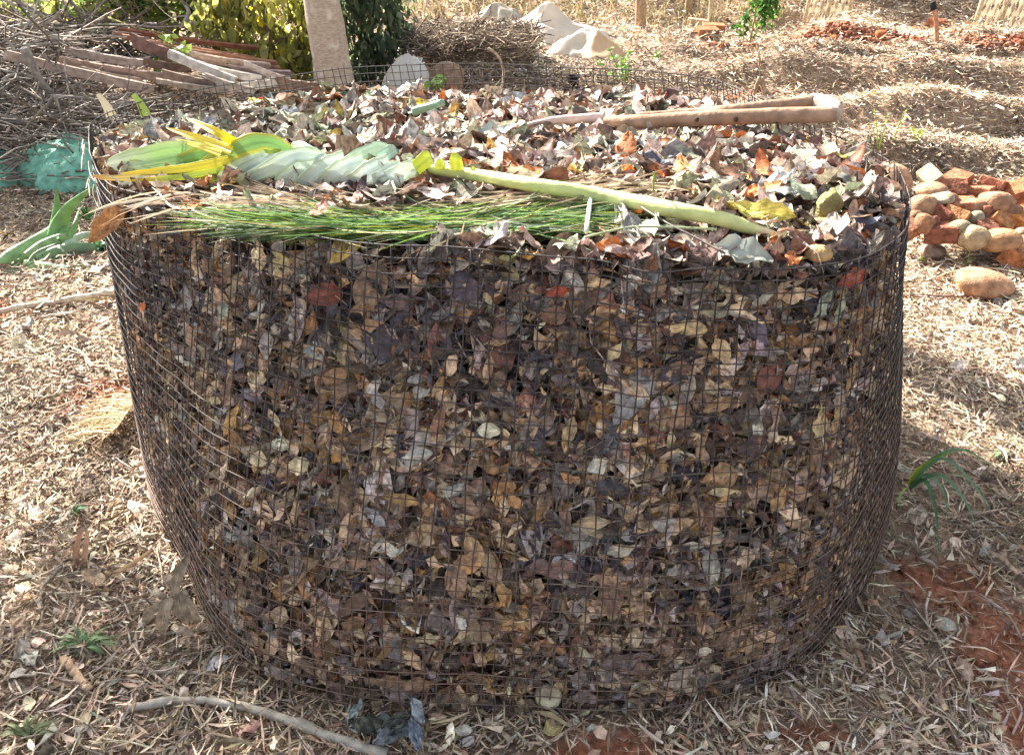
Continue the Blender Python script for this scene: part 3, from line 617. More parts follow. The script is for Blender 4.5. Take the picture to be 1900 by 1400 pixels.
# ------------------------------------------------------------------ brush heap of bare twigs at the left
def twigs(acc, C, rad, n, lo, hi, r0, cols, seed, flat=.45, npt=7, curl=.25, fork=True):
    g = np.random.default_rng(seed); c = np.asarray(C)+g.uniform(-1, 1, (n, 3))*rad*np.array([1, 1, .5])+np.array([0, 0, rad[2]*.5])
    d = nrm(g.normal(size=(n, 3))*np.array([1, .7, flat])); Ln = g.uniform(lo, hi, n)
    s = np.linspace(-.5, .5, npt); bend = g.normal(size=(n, 3))*curl; wig = g.normal(size=(n, npt, 3))*.014
    P = c[:, None]+d[:, None]*(s[None, :, None]*Ln[:, None, None])+bend[:, None]*(Ln[:, None, None]*(s[None, :, None]**2)) + wig*Ln[:, None, None]
    P[..., 2] = np.maximum(P[..., 2], ground_z(P[..., 0], P[..., 1])+.004)
    R = r0*np.exp(g.normal(size=(n, 1))*.35)*np.linspace(1, .35, npt)[None]
    V, F, T = tubes(P, R, 3, False)
    col = np.asarray(cols)[g.integers(0, len(cols), n)]*np.exp(g.normal(size=(n, 1))*.2); acc.add(V, F, col=np.repeat(col, npt*3, 0))
    return P
GT = [(.20, .17, .15), (.28, .25, .22), (.13, .105, .09), (.34, .30, .26), (.17, .13, .10)]
brush = thing('brush_heap', G(100, 250), 'tangled heap of bare gray twigs and branches at left', 'brush heap')
a = Acc()
twigs(a, (-2.95, 4.35, .0), (.75, .45, .28), 1200, .25, .8, .0055, GT, 81, .2)
twigs(a, (-3.7, 5.4, .1), (1.0, .8, .42), 900, .4, 1.2, .007, GT, 82, .3)
twigs(a, (-2.9, 5.8, .05), (.7, .3, .3), 320, .25, .8, .005, GT, 83, .25)
twigs(a, (-2.9, 6.1, .15), (1.3, .2, .3), 160, .5, 1.4, .006, GT+[(.3, .28, .12)], 84, .45)
twigs(a, (-2.4, 4.1, .0), (.5, .3, .10), 170, .15, .5, .004, GT, 87, .2)
twigs(a, (-1.75, 4.7, .0), (.7, .3, .08), 260, .2, .5, .0045, GT, 88, .15)
part(a, 'twig_tangle', M_TWIG, brush, kind='stuff')
for pts, Ys, r in [([(45, 90), (75, 150), (100, 178), (130, 205)], 4.5, .026), ([(100, 178), (80, 215), (68, 260), (62, 300)], 4.3, .011), ([(100, 178), (112, 215), (105, 255), (112, 290)], 4.3, .011), ([(100, 178), (160, 182), (215, 190), (260, 186)], 4.5, .008),
                   ([(60, 84), (84, 70), (120, 75), (150, 90)], 5.3, .014), ([(340, 50), (350, 25), (345, 10)], 6.0, .02), ([(350, 45), (395, 42), (420, 60)], 6.0, .015), ([(25, 0), (70, 22), (115, 36)], 6.0, .013), ([(130, 0), (165, 40), (210, 75)], 6.0, .012),
                   ([(0, 300), (50, 285), (100, 295), (160, 280)], 4.0, .014), ([(0, 318), (60, 296), (110, 300)], 3.9, .018), ([(5, 150), (20, 140), (45, 135)], 4.6, .012)]:
    P = spline([atY(x, y, Ys+.05*k) for k, (x, y) in enumerate(pts)], 12); V, F, T = tubes(P[None], np.linspace(r, r*.5, 12)[None], 6); a = Acc(); a.add(V, F, T, col=np.array([.30, .27, .24])*rng.uniform(.75, 1.2)); part(a, 'branch', M_TWIG, brush)

# ------------------------------------------------------------------ stack of broken boards
def plank(A_, B_, Y0, Y1, wpx, th, col, lab, tilt=.5, cut=.3):
    p, q = atY(A_[0], A_[1], Y0), atY(B_[0], B_[1], Y1); d = nrm((q-p)[None])[0]; w = 1.2*wpx*mpp((p+q)/2); th = th*.7; col = np.asarray(col)*[.98, 1.08, 1.10]
    view = nrm(((p+q)/2-np.array([0, 0, CAMH]))[None])[0]
    s = nrm(np.cross(d, view)[None])[0]; s = s*np.sign(s[2]); s = nrm((s*(1-tilt)+nrm(np.cross(d, s)[None])[0]*-tilt*np.sign(np.cross(d, s)[1]))[None])[0]; s = nrm((s-d*(s@d))[None])[0]; n = np.cross(d, s)
    Ln = np.linalg.norm(q-p); g = np.random.default_rng(int(A_[0]*3+A_[1])); m = 9
    V = []
    for i_, x in enumerate(np.linspace(0, 1, m)):
        bow = .012*math.sin(x*PI)
        for sy, tz_ in ((-1, -1), (-1, 1), (0, 1), (1, 1), (1, -1), (0, -1)):
            e = 0
            if i_ == 0: e = cut*w*g.uniform(-1, 1)
            if i_ == m-1: e = cut*w*g.uniform(-1, 1)
            V.append(p + d*(x*Ln+e) + s*(sy*w/2*(1+.06*g.normal())) + n*(tz_*th/2+bow+.0015*g.normal()))
    F = [(i_*6+k, i_*6+(k+1) % 6, (i_+1)*6+(k+1) % 6, (i_+1)*6+k) for i_ in range(m-1) for k in range(6)]
    F += [(0, 1, 2, 5), (2, 3, 4, 5)] + [tuple((m-1)*6+k for k in f) for f in ((5, 2, 1, 0), (5, 4, 3, 2))]
    a = Acc(); a.add(V, F, col=col); single(a, 'board', M_PLANK, lab, 'board', 'broken boards stacked on the brush', smooth=False)
WB, PB2, PK = (.17, .075, .05), (.46, .38, .33), (.34, .235, .2)
for args in [((10, 101), (282, 165), 4.75, 4.9, 15, .02, (.40, .28, .23), 'long pale board at the bottom of the stack with its split end sticking out left', .35),
             ((112, 112), (302, 144), 5.0, 5.05, 15, .02, (.30, .2, .165), 'short pinkish board just above the longest pale one', .4), ((125, 93), (272, 119), 5.15, 5.2, 13, .02, (.36, .28, .25), 'gray pink board upper left in the stack', .4),
             ((222, 55), (476, 89), 5.45, 5.5, 10, .018, WB, 'topmost dark red board of the stack', .6), ((228, 68), (442, 104), 5.35, 5.4, 9, .018, (.2, .085, .05), 'second dark red board from the top', .5),
             ((248, 76), (515, 119), 5.25, 5.3, 11, .02, (.25, .115, .07), 'long reddish brown board below the two dark ones', .5), ((246, 74), (322, 106), 5.2, 5.2, 20, .02, (.16, .09, .075), 'short wide brown board with ragged left end', .3),
             ((316, 100), (436, 150), 5.05, 5.0, 15, .02, (.50, .43, .39), 'pale gray board sloping down in front of the stack', .35), ((352, 99), (500, 122), 5.15, 5.2, 10, .018, (.40, .28, .22), 'thin tan board in the middle right of the stack', .5),
             ((366, 120), (482, 146), 5.05, 5.1, 12, .018, (.48, .40, .36), 'pale board right of the sloping gray one', .4), ((404, 163), (512, 152), 4.95, 5.0, 14, .02, (.56, .48, .43), 'whitish board lying flat lowest at right', .4),
             ((430, 128), (538, 138), 5.2, 5.25, 20, .018, (.38, .27, .25), 'wide pinkish board at the right end of stack', .6), ((300, 138), (408, 162), 5.0, 5.0, 17, .02, (.2, .13, .105), 'dark brown board tucked under the pale ones', .3),
             ((505, 150), (592, 163), 5.0, 5.1, 22, .018, (.30, .19, .15), 'short brown board touching the pale trunk', .5), ((270, 116), (352, 128), 5.12, 5.15, 12, .018, (.13, .08, .06), 'short shadowed board in the middle gap of the stack', .3),
             ((436, 112), (520, 128), 5.3, 5.3, 10, .018, (.31, .17, .11), 'brown split board under the red ones at right', .5), ((290, 150), (420, 168), 4.9, 4.95, 9, .018, (.36, .27, .22), 'thin board at the foot of the stack', .4),
             ((210, 62), (300, 80), 5.4, 5.42, 9, .015, (.22, .12, .09), 'splintered end piece upper left under the red boards', .5), ((300, 88), (420, 118), 5.28, 5.2, 10, .015, (.40, .29, .23), 'thin pale board crossing under the red ones', .5),
             ((335, 84), (470, 108), 5.36, 5.34, 8, .015, (.28, .13, .08), 'narrow reddish slat between the long brown boards', .5), ((380, 140), (470, 168), 4.95, 4.9, 10, .015, (.42, .33, .28), 'short pale board pointing down toward the bin', .4),
             ((455, 118), (540, 150), 5.15, 5.1, 12, .015, (.44, .34, .30), 'pinkish offcut leaning at the right end of the stack', .5), ((150, 128), (262, 150), 4.95, 5.0, 9, .015, (.34, .24, .19), 'thin board between the two longest pale ones', .4)]:
    plank(*args)

# ------------------------------------------------------------------ crumpled sheeting, sacks, green net
def crumple(name, C, rx, ry, h, col, lab, cat, mat, seed, folds=22, nx_=64, ny_=48, rot=0, group=None, amp=.16, soft=0):
    g = np.random.default_rng(seed); u = np.linspace(-1, 1, nx_); v = np.linspace(-1, 1, ny_); U, W_ = np.meshgrid(u, v)
    r = np.maximum(np.abs(U), np.abs(W_)); sq = np.hypot(U, W_)/np.maximum(r, 1e-6); X, Y_ = U/np.maximum(sq, 1)*1.05, W_/np.maximum(sq, 1)*1.05
    rr = np.hypot(X, Y_); an = np.arctan2(Y_, X); rim = 1+.14*np.sin(an*3+g.uniform(0, 6))+.08*np.sin(an*5+g.uniform(0, 6))+.04*np.sin(an*11+g.uniform(0, 6))
    zz = h*np.clip(1-rr**2, 0, 1)**.55
    for _ in range(folds):
        th = g.uniform(0, PI); f = g.uniform(3, 14 if soft else 11); q = (X*math.cos(th)+Y_*math.sin(th))*f+g.uniform(0, 6)+.8*np.sin(2*X+3*Y_+g.uniform(0, 6))
        zz = zz + h*amp*(((.5+.5*np.sin(q))**2*1.2) if soft else (1-np.abs(np.sin(q)))**1.6)*g.uniform(.3, 1)/math.sqrt(folds/6)*np.clip(1.15-rr, 0.1, 1)
    x, y = X*rx*rim, Y_*ry*rim; c, s = math.cos(rot), math.sin(rot); x, y = x*c-y*s, x*s+y*c
    x, y = x+C[0], y+C[1]; z = np.maximum(ground_z(x, y)-.01 + zz - .02*(rr > .98), ground_z(x, y)-.02)
    i = np.arange(ny_-1)[:, None]*nx_; j = np.arange(nx_-1)[None]; a = Acc()
    cc = np.broadcast_to(col, (nx_*ny_, 3)) if np.ndim(col) == 1 else col
    if callable(col): cc = col(x.ravel(), y.ravel())
    a.add(np.stack([x, y, z], -1).reshape(-1, 3), np.stack([i+j, i+j+1, i+nx_+j+1, i+nx_+j], -1).reshape(-1, 4), col=cc)
    return single(a, name, mat, lab, cat, group, loc=np.array([C[0], C[1], float(ground_z(C[0], C[1]))]))
p = G(992, 88); crumple('plastic_sheet', p+[.03, .25, 0], .62, .36, .10, (.58, .53, .46), 'crumpled off white plastic sheeting behind the straw mound', 'sheeting', M_CLOTH, 91, rot=.2, amp=.42, soft=1)
p = G(1100, 112); crumple('cloth_sack', p+[-.02, .22, 0], .36, .26, .085, lambda x, y: np.where((x > p[0]-.02)[:, None] & (y < p[1]+.12)[:, None], (.56, .40, .25), (.58, .54, .47)), 'collapsed cream sack with tan stained end on dry ground', 'sack', M_CLOTH, 92, rot=-.5, amp=.42, soft=1)
p = G(925, 62); crumple('cloth_sheet', p+[0, .2, 0], .36, .22, .16, (.40, .36, .30), 'gray beige cloth strip trailing left of the white sheeting', 'cloth', M_CLOTH, 93, rot=.5, soft=1)
p = G(765, 108); crumple('plastic_sheet', p+[.03, -.1, 0], .22, .14, .22, (.68, .72, .76), 'bluish white plastic sheet left of the dark straw mound', 'sheeting', M_CLOTH, 94)
p = G(762, 188); crumple('plastic_sheet', p+[0, .05, 0], .20, .15, .25, (.74, .70, .64), 'small bright white sheet tented just behind the bin wire', 'sheeting', M_CLOTH, 95, amp=.1)
p = G(120, 362); crumple('shade_net', p+[-.05, .25, 0],  .30, .26, .16, (.24, .56, .42), 'crumpled green shade net beside the bin at left', 'net', M_NET, 96, folds=14, amp=.16)
p = G(8, 362); crumple('shade_net', p+[-.2, .2, 0], .22, .22, .12, (.24, .56, .42), 'smaller piece of green net at the left edge', 'net', M_NET, 97, folds=12, amp=.22)

# ------------------------------------------------------------------ stones and bricks
import bmesh
def ico(sub):
    bm = bmesh.new(); bmesh.ops.create_icosphere(bm, subdivisions=sub, radius=1); bm.verts.ensure_lookup_table()
    V = np.array([v.co[:] for v in bm.verts]); T = np.array([[v.index for v in f.verts] for f in bm.faces]); bm.free(); return V, T
IV, IT = ico(3); PEB = ico(1)
def rotm(ax, ay, az):
    cx, sx, cy, sy, cz, sz = math.cos(ax), math.sin(ax), math.cos(ay), math.sin(ay), math.cos(az), math.sin(az)
    return np.array([[cz, -sz, 0], [sz, cz, 0], [0, 0, 1]]) @ np.array([[cy, 0, sy], [0, 1, 0], [-sy, 0, cy]]) @ np.array([[1, 0, 0], [0, cx, -sx], [0, sx, cx]])
def stone(c, r, rot, col, lab, group=None, rough=.06, seed=0):
    g = np.random.default_rng(seed); d = g.normal(size=(6, 3)); V = IV.copy()
    k = 1+sum(rough*np.sin((IV@d[q])*(1.2+q*.55)+q)*(1.3/(1+q*.5)) for q in range(6)); V = V*k[:, None]
    V = np.sign(V)*np.abs(V)**.88
    V = (V*np.asarray(r)) @ rotm(*rot).T + c; a = Acc(); a.add(V, None, IT, col=np.asarray(col)*[.80, .76, .72]); return single(a, 'stone', M_STONE, lab, 'stone', group)
def brick(c, size, rot, col, lab, group=None, seed=0):
    bm = bmesh.new(); bmesh.ops.create_cube(bm, size=1)
    for v in bm.verts: v.co.x *= size[0]; v.co.y *= size[1]; v.co.z *= size[2]
    g = np.random.default_rng(seed)
    bmesh.ops.subdivide_edges(bm, edges=bm.edges[:], cuts=2, use_grid_fill=True)
    for v in bm.verts: v.co.x += g.normal()*.0012; v.co.y += g.normal()*.0012; v.co.z += g.normal()*.001
    if seed % 3 == 0:                                            # knocked off corner
        for v in bm.verts:
            q = v.co.x/size[0]+v.co.y/size[1]+v.co.z/size[2]
            if q > .95: v.co *= .82
    es = [e for e in bm.edges if len(e.link_faces) == 2 and e.calc_face_angle(0) > .6]
    bmesh.ops.bevel(bm, geom=es, offset=.0035, segments=1, affect='EDGES')
    bm.verts.ensure_lookup_table(); bmesh.ops.triangulate(bm, faces=bm.faces[:])
    V = np.array([v.co[:] for v in bm.verts]) @ rotm(*rot).T + c; T = np.array([[v.index for v in f.verts] for f in bm.faces]); bm.free()
    a = Acc(); a.add(V, None, T, col=np.asarray(col)*[.95, .95, .82]); return single(a, 'brick', M_BRICK, lab, 'brick', group, smooth=False)
def pilepos(px, py, dz=0):
    f = np.clip((490-py)/155, 0, 1.2); z = .03+.19*f+dz; return atz(px, py, z)
SG, BG = 'river stones in the brick pile', 'red bricks in the stone pile'
TANS, GRS, PKS = (.40, .255, .165), (.40, .36, .27), (.42, .24, .16)
for k, (px, py, hw, hh, rz, col, lab) in enumerate([
    (1712, 381, 23, 20, .2, TANS, 'rounded tan stone at left edge of the pile beside the wire'), (1728, 351, 26, 12, -.2, TANS, 'flat tan stone at the top left of the pile'), (1738, 368, 27, 12, -.4, (.42, .36, .27), 'pale flattened stone below the top left one'),
    (1849, 376, 30, 23, .2, (.38, .23, .15), 'largest round brown stone near the top right of the pile'), (1812, 381, 17, 13, 0, PKS, 'small pinkish stone left of the largest brown one'), (1811, 403, 13, 13, 0, GRS, 'small round gray stone in the middle of the pile'),
    (1806, 441, 27, 23, .2, (.44, .35, .23), 'large cream stone at the front of the pile'), (1856, 447, 34, 23, -.2, (.43, .26, .15), 'broad orange tan stone right of the cream one'), (1714, 413, 18, 18, .5, (.34, .19, .12), 'rough brown stone low at the left of pile'),
    (1735, 409, 8, 10, 0, (.36, .17, .12), 'very small reddish stone beside the rough brown one'), (1780, 427, 20, 16, .4, (.30, .28, .19), 'angular gray green stone left of the cream one'), (1880, 392, 15, 13, 0, (.32, .18, .12), 'dull brown stone below the right top brick'),
    (1897, 458, 20, 20, .2, (.44, .26, .16), 'tan stone cut by the right frame edge'), (1765, 368, 12, 10, 0, (.36, .19, .14), 'small red brown stone behind the pale flattened one'), (1700, 401, 11, 10, 0, (.24, .16, .11), 'small dark stone low beside the wire'),
    (1896, 434, 14, 12, 0, (.42, .34, .24), 'small cream stone at right frame edge')]):
    c = pilepos(px, py, .015); m = mpp(c)*1.06; stone(c, (hw*m, hw*m*.85, hh*m*.95), (rng.normal()*.1, rz*.6, rz), np.array(col), lab, SG, .05 if k not in (8, 10) else .1, 300+k)
for k, (px, py, sz, rot, col, lab) in enumerate([
    (1770, 341, (.20, .10, .065), (.05, .03, .25), (.34, .13, .085), 'whole red brick lying flat at the top of the pile'), (1815, 360, (.12, .10, .065), (.2, .1, -.6), (.36, .15, .1), 'half brick left of the largest brown stone'), (1840, 346, (.20, .10, .065), (.0, .25, .5), (.32, .13, .095), 'brick partly hidden behind the largest brown stone'),
    (1888, 358, (.17, .10, .07), (.2, -.6, .4), (.37, .13, .075), 'brick tilted steeply at the top right of the pile'), (1777, 384, (.16, .11, .07), (.35, -.1, .15), (.38, .17, .115), 'pale red brick in the middle of the pile'), (1776, 404, (.13, .10, .085), (.5, .25, .7), (.42, .21, .12), 'orange brick showing its end in the middle'),
    (1744, 397, (.12, .10, .065), (0, .1, .2), (.25, .1, .075), 'dark brick behind the rough brown stone'), (1748, 430, (.15, .10, .065), (.1, .15, -.25), (.23, .095, .075), 'dark half brick at the foot of the pile'), (1858, 408, (.19, .10, .075), (.4, -.25, .55), (.42, .2, .115), 'orange red brick above the broad tan stone'),
    (1895, 408, (.14, .10, .08), (.4, -.3, .9), (.48, .2, .075), 'bright orange brick at the right frame edge'), (1885, 472, (.15, .10, .07), (.3, .4, .6), (.42, .17, .09), 'broken brick lowest at the right of the pile'), (1690, 416, (.12, .10, .06), (.1, .2, .3), (.31, .14, .1), 'brick half hidden by the bin wire'),
    (1728, 334, (.10, .09, .05), (0, .1, .3), (.44, .36, .27), 'pale brick fragment at the very top'), (1760, 352, (.14, .10, .06), (0, 0, .1), (.24, .1, .075), 'dark brick under the flat top brick'), (1822, 420, (.16, .1, .06), (.1, .1, .4), (.2, .09, .07), 'shadowed brick behind the cream stone'), (1835, 395, (.15, .1, .06), (.1, .1, .1), (.24, .11, .08), 'shadowed brick under the largest brown stone')]):
    c = pilepos(px, py, .0); gq = np.random.default_rng(900+k); sz = (min(sz[0], .135)*.95, .098, .072); rot = (rot[0]+gq.normal()*.3, rot[1]+gq.normal()*.3, rot[2]+gq.normal()*.5); brick(c, sz, rot, np.array(col), lab, BG, 400+k)
g0 = G(1822, 552); m = mpp(g0); stone(g0+[0, .02, .045], (.11, .075, .052), (0, .08, -.1), (.45, .27, .17), 'lone oval tan stone in the straw below the pile', None, .05, 77)
g0 = G(1655, 372); stone(g0+[0, .05, .07], (.10, .09, .10), (0, 0, 0), (.46, .29, .19), 'large tan stone seen through the wire rim at right', None, .05, 78)
g0 = G(1730, 478); stone(g0+[0, .02, .02], (.055, .05, .03), (0, 0, 0), (.34, .26, .21), 'small flat gray stone below the brick pile', None, .08, 79)
g0 = G(828, 192); stone(g0+[0, .0, .14], (.12, .1, .15), (0, .2, 0), (.25, .175, .125), 'brown round stone behind the bright green seedling', None, .05, 80)
g0 = G(1720, 600); stone(g0+[0, .0, .008], (.03, .03, .02), (0, 0, 0), (.4, .3, .24), 'pebble right of the bin', None, .08, 81) if False else None
for k, (px, py, lab) in enumerate([(1295, 52, 'pale brick lying sunlit beside the thin stake'), (1322, 62, 'red brick end nearest the thin stake'), (1310, 70, 'crumbled brick below the sunlit pale one'), (1735, 52, 'red brick leaning behind the black tipped stake')]):
    c = G(px, py)+[0, 0, .05]; brick(c, (.22, .11, .08), (.1*k, .05, .3*k-.3), [(.55, .38, .3), (.38, .17, .1), (.35, .16, .1), (.36, .14, .09)][k], lab, 'bricks on the far ground', 450+k)
for k, (px, py, r) in enumerate([(1503, 62, 8), (1505, 95, 8), (1632, 72, 10), (1672, 62, 7), (1545, 80, 9), (1700, 68, 12)]):
    c = G(px, py); m = mpp(c); stone(c+[0, 0, r*m*.5], (r*m*1.2, r*m, r*m*.9), (0, 0, k), (.36, .13, .06), 'clod of red earth on the dug mound, number varies' if False else ['red earth clod left of the dug mound', 'red earth clod in front of the dug mound', 'red earth clod on the mound crest', 'small red clod near the stake', 'red clod in the loose straw', 'largest red clod by the stake'][k], 'red clods on the far mound', .12, 460+k)

# ------------------------------------------------------------------ far garden: posts, stakes, trellises, sapling
def post(px, py, toppx, toppy, r, col, name, lab, cat, Y=None, taper=.8, k=9, mat=None, tip=None):
    b0 = G(px, py); e = atY(toppx, toppy, b0[1]); e = b0+(e-b0)*1.0; r_ = thing(name, b0, lab, cat)
    P = spline([b0-[0, 0, .05], b0*.5+e*.5+[.01, 0, 0], e], 10); a = Acc(); V, F, T = tubes(P[None], np.linspace(r, r*taper, 10)[None], k); a.add(V, F, T, col=col); part(a, 'trunk' if name == 'small_tree' else 'shaft', mat or M_TWIG, r_)
    if tip: a = Acc(); V, F, T = tubes(spline([e-(e-b0)*.16, e+[0, 0, .01]], 4)[None], np.full((1, 4), r*1.25), k); a.add(V, F, T, col=tip); part(a, 'tip', M_TWIG, r_)
    return r_
post(1188, 58, 1187, -60, .062, (.30, .2, .13), 'small_tree', 'thin brown trunk at the sunny back edge', 'trunk')
post(1276, 26, 1282, -60, .045, (.26, .2, .11), 'small_tree', 'slender olive brown trunk right of the sunny back edge one', 'trunk')
post(1316, 50, 1320, -50, .024, (.45, .36, .24), 'wooden_stake', 'thin pale upright stake standing beside the far bricks', 'stake')
post(1741, 82, 1730, 6, .02, (.40, .2, .13), 'wooden_stake', 'reddish stake with black tip standing in red earth', 'stake', tip=(.02, .02, .022))
post(1695, 122, 1696, 104, .012, (.34, .2, .12), 'peg', 'short brown peg in front of the red mound', 'peg')
def trellis(px, py, wpx, hpx, lean, lab):
    b0 = G(px, py); m = mpp(b0); w, h = wpx*m, hpx*m*1.05; r = thing('bamboo_trellis', b0, lab, 'trellis', 'woven bamboo trellises at the back'); g = np.random.default_rng(px)
    def at_(u, v, o=0): return b0+np.array([(u-.5)*w*(1-.12*v)+lean*v, .12*v+o, v*h])
    for u in (0, .5, 1): a = Acc(); V, F, T = tubes(np.array([at_(u, v, -.012) for v in (0, .5, 1)])[None], np.full((1, 3), .02), 6); a.add(V, F, T, col=(.5, .4, .26)); part(a, 'pole', M_TWIG, r)
    for v in (.06, .94): a = Acc(); V, F, T = tubes(np.array([at_(u, v, -.03) for u in (-.05, .5, 1.05)])[None], np.full((1, 3), .011), 6); a.add(V, F, T, col=(.48, .38, .24)); part(a, 'rail', M_TWIG, r)
    for k in range(11):
        for sgn in (-1, 1):
            u0 = k/10*1.6-.3; q0, q1 = np.array([u0, .02]), np.array([u0+sgn*.55, .98]); ts = [t_ for t_ in np.linspace(0, 1, 12) if 0 <= q0[0]+(q1-q0)[0]*t_ <= 1]
            if len(ts) < 2: continue
            P = np.array([at_(*(q0+(q1-q0)*t_), .004*sgn) for t_ in (ts[0], ts[-1])]); V, F, L = ribbons(spline(P, 4)[None], np.full((1, 4), .019), np.array([[1., 0, .3]])); a = Acc(); a.add(V, F, col=np.array([.56, .45, .31])*g.uniform(.7, 1.15), luv=L); part(a, 'slat', M_BLADE, r)
trellis(1530, 52, 82, 120, .04, 'woven bamboo trellis standing left of the dug red mound')
trellis(1850, 62, 96, 130, .05, 'woven bamboo trellis at the top right corner')
bb = G(1386, 96)
bush('sapling', 'bright green leafy sapling tied to a stake on bare ground', 'sapling', bb, [((.03, 0, .36), (.22, .16, .30), 330, .06, [(.06, .16, .03), (.12, .24, .04), (.05, .11, .03)], [3, 3, 2], dict(clump=18, seed=48)), ((.05, 0, .95), (.26, .2, .4), 300, .06, [(.06, .16, .03), (.12, .24, .04)], [3, 3], dict(clump=14, seed=49))],
     [(.04, 0, 1.3, .012), (.1, 0, .8, .006), (-.08, 0, .7, .006)], stemcol=(.4, .3, .15))
def weed(px, py, h, n, size, col, lab, seed, name='weed', spread=.35, asp=None):
    b0 = G(px, py); g = np.random.default_rng(seed); r = thing(name, b0, lab, 'weed'); s = Acc(); a = Acc()
    for q in range(max(1, n//5)):
        e = b0+np.array([g.normal()*spread*h, g.normal()*spread*h*.6, h*g.uniform(.6, 1)]); P = spline([b0, (b0+e)/2+[0, 0, h*.08], e], 7); V, F, T = tubes(P[None], np.linspace(.004, .0018, 7)[None], 4); s.add(V, F, T, col=np.array(col)*.8)
        k = 5; u = g.uniform(.35, 1, k); Pp = np.stack([np.interp(u, np.linspace(0, 1, 7), P[:, c]) for c in range(3)], -1)+g.normal(size=(k, 3))*size*.35
        V, F, C, L = scatter(PR_FOL, Pp, frames(nrm(g.normal(size=(k, 3))*.5+[0, -.3, .8]), g.uniform(0, 6, k)), size*g.uniform(.7, 1.2, k), np.array(col)*np.exp(g.normal(size=(k, 1))*.15)); a.add(V, F, col=C, luv=L)
    part(s, 'stem', M_GREEN, r); part(a, 'leaves', M_GREEN, r, kind='stuff')
weed(838, 212, .27, 18, .10, (.17, .36, .03), 'bright green seedling in front of brown round stone', 501)
weed(1158, 168, .3, 45, .045, (.16, .3, .05), 'light green weed behind the back wire', 502)
weed(1218, 112, .06, 15, .05, (.2, .3, .06), 'low green weed on the straw left of the rooted stick', 503)
weed(1628, 286, .24, 10, .02, (.32, .42, .06), 'two thin yellow green weed stalks right of the rim', 504)
weed(1588, 292, .08, 20, .03, (.22, .3, .06), 'low weed against the outside of the wire', 505)
weed(1655, 266, .22, 8, .02, (.3, .4, .06), 'thin weed stalk on the mulch bed', 506)
weed(1712, 490, .035, 10, .02, (.35, .42, .06), 'tiny yellow green sprout below the brick pile', 507)
weed(1790, 492, .035, 10, .02, (.35, .42, .06), 'tiny yellow sprout in front of cream stone', 508)
weed(330, 150, .28, 22, .08, (.2, .3, .06), 'young green shoot growing through the boards', 509)
weed(300, 160, .2, 16, .07, (.16, .24, .06), 'small green shoot at the foot of the boards', 510)
weed(165, 410, .07, 45, .03, (.05, .16, .03), 'low bright green weed behind the cut agave', 511)
weed(195, 470, .05, 40, .035, (.05, .14, .045), 'low green leaves beside the wire', 512)
weed(1700, 268, .1, 10, .03, (.35, .4, .06), 'small yellow weed on the mulch bed', 513)
# forked rooted stick behind the rim
r = thing('rooted_stick', G(1408, 196), 'dry forked stick with roots standing upright behind the rim', 'stick')
for pts, r0 in [([(1408, 95), (1409, 120), (1410, 145)], .006), ([(1410, 143), (1402, 165), (1392, 198)], .015), ([(1412, 145), (1418, 168), (1420, 200)], .02), ([(1414, 160), (1428, 175), (1442, 190)], .013), ([(1404, 168), (1385, 162), (1352, 150)], .006)]:
    Yr = 5.2; a = Acc(); V, F, T = tubes(spline([atY(x, y, Yr) for x, y in pts], 8)[None], np.linspace(r0, r0*.6, 8)[None], 6); a.add(V, F, T, col=(.27, .2, .14)); part(a, 'fork', M_TWIG, r)
# small dark pot
p0 = G(1063, 168); r = thing('plant_pot', p0, 'small black plastic pot on the bare ground behind the bin', 'pot'); n_ = 20; an = np.arange(n_)*2*PI/n_
prof = [(.0, .004), (.03, .0), (.04, .085), (.046, .086), (.046, .1), (.041, .1), (.036, .02), (0, .02)]
V = np.array([[p0[0]+rr*math.cos(t), p0[1]+rr*math.sin(t), p0[2]+z] for rr, z in prof for t in an]); F = [(k*n_+q, k*n_+(q+1) % n_, (k+1)*n_+(q+1) % n_, (k+1)*n_+q) for k in range(len(prof)-1) for q in range(n_)]
a = Acc(); a.add(V, F, col=(.018, .013, .013)); part(a, 'pot_body', M_TWIG, r); a = Acc(); V, F, T = tubes(spline([p0+[-.07, -.03, .012], p0+[0, -.02, .015], p0+[.05, 0, .012]], 5)[None], np.full((1, 5), .01), 6); a.add(V, F, T, col=(.03, .02, .02)); part(a, 'saucer_shard', M_TWIG, r)
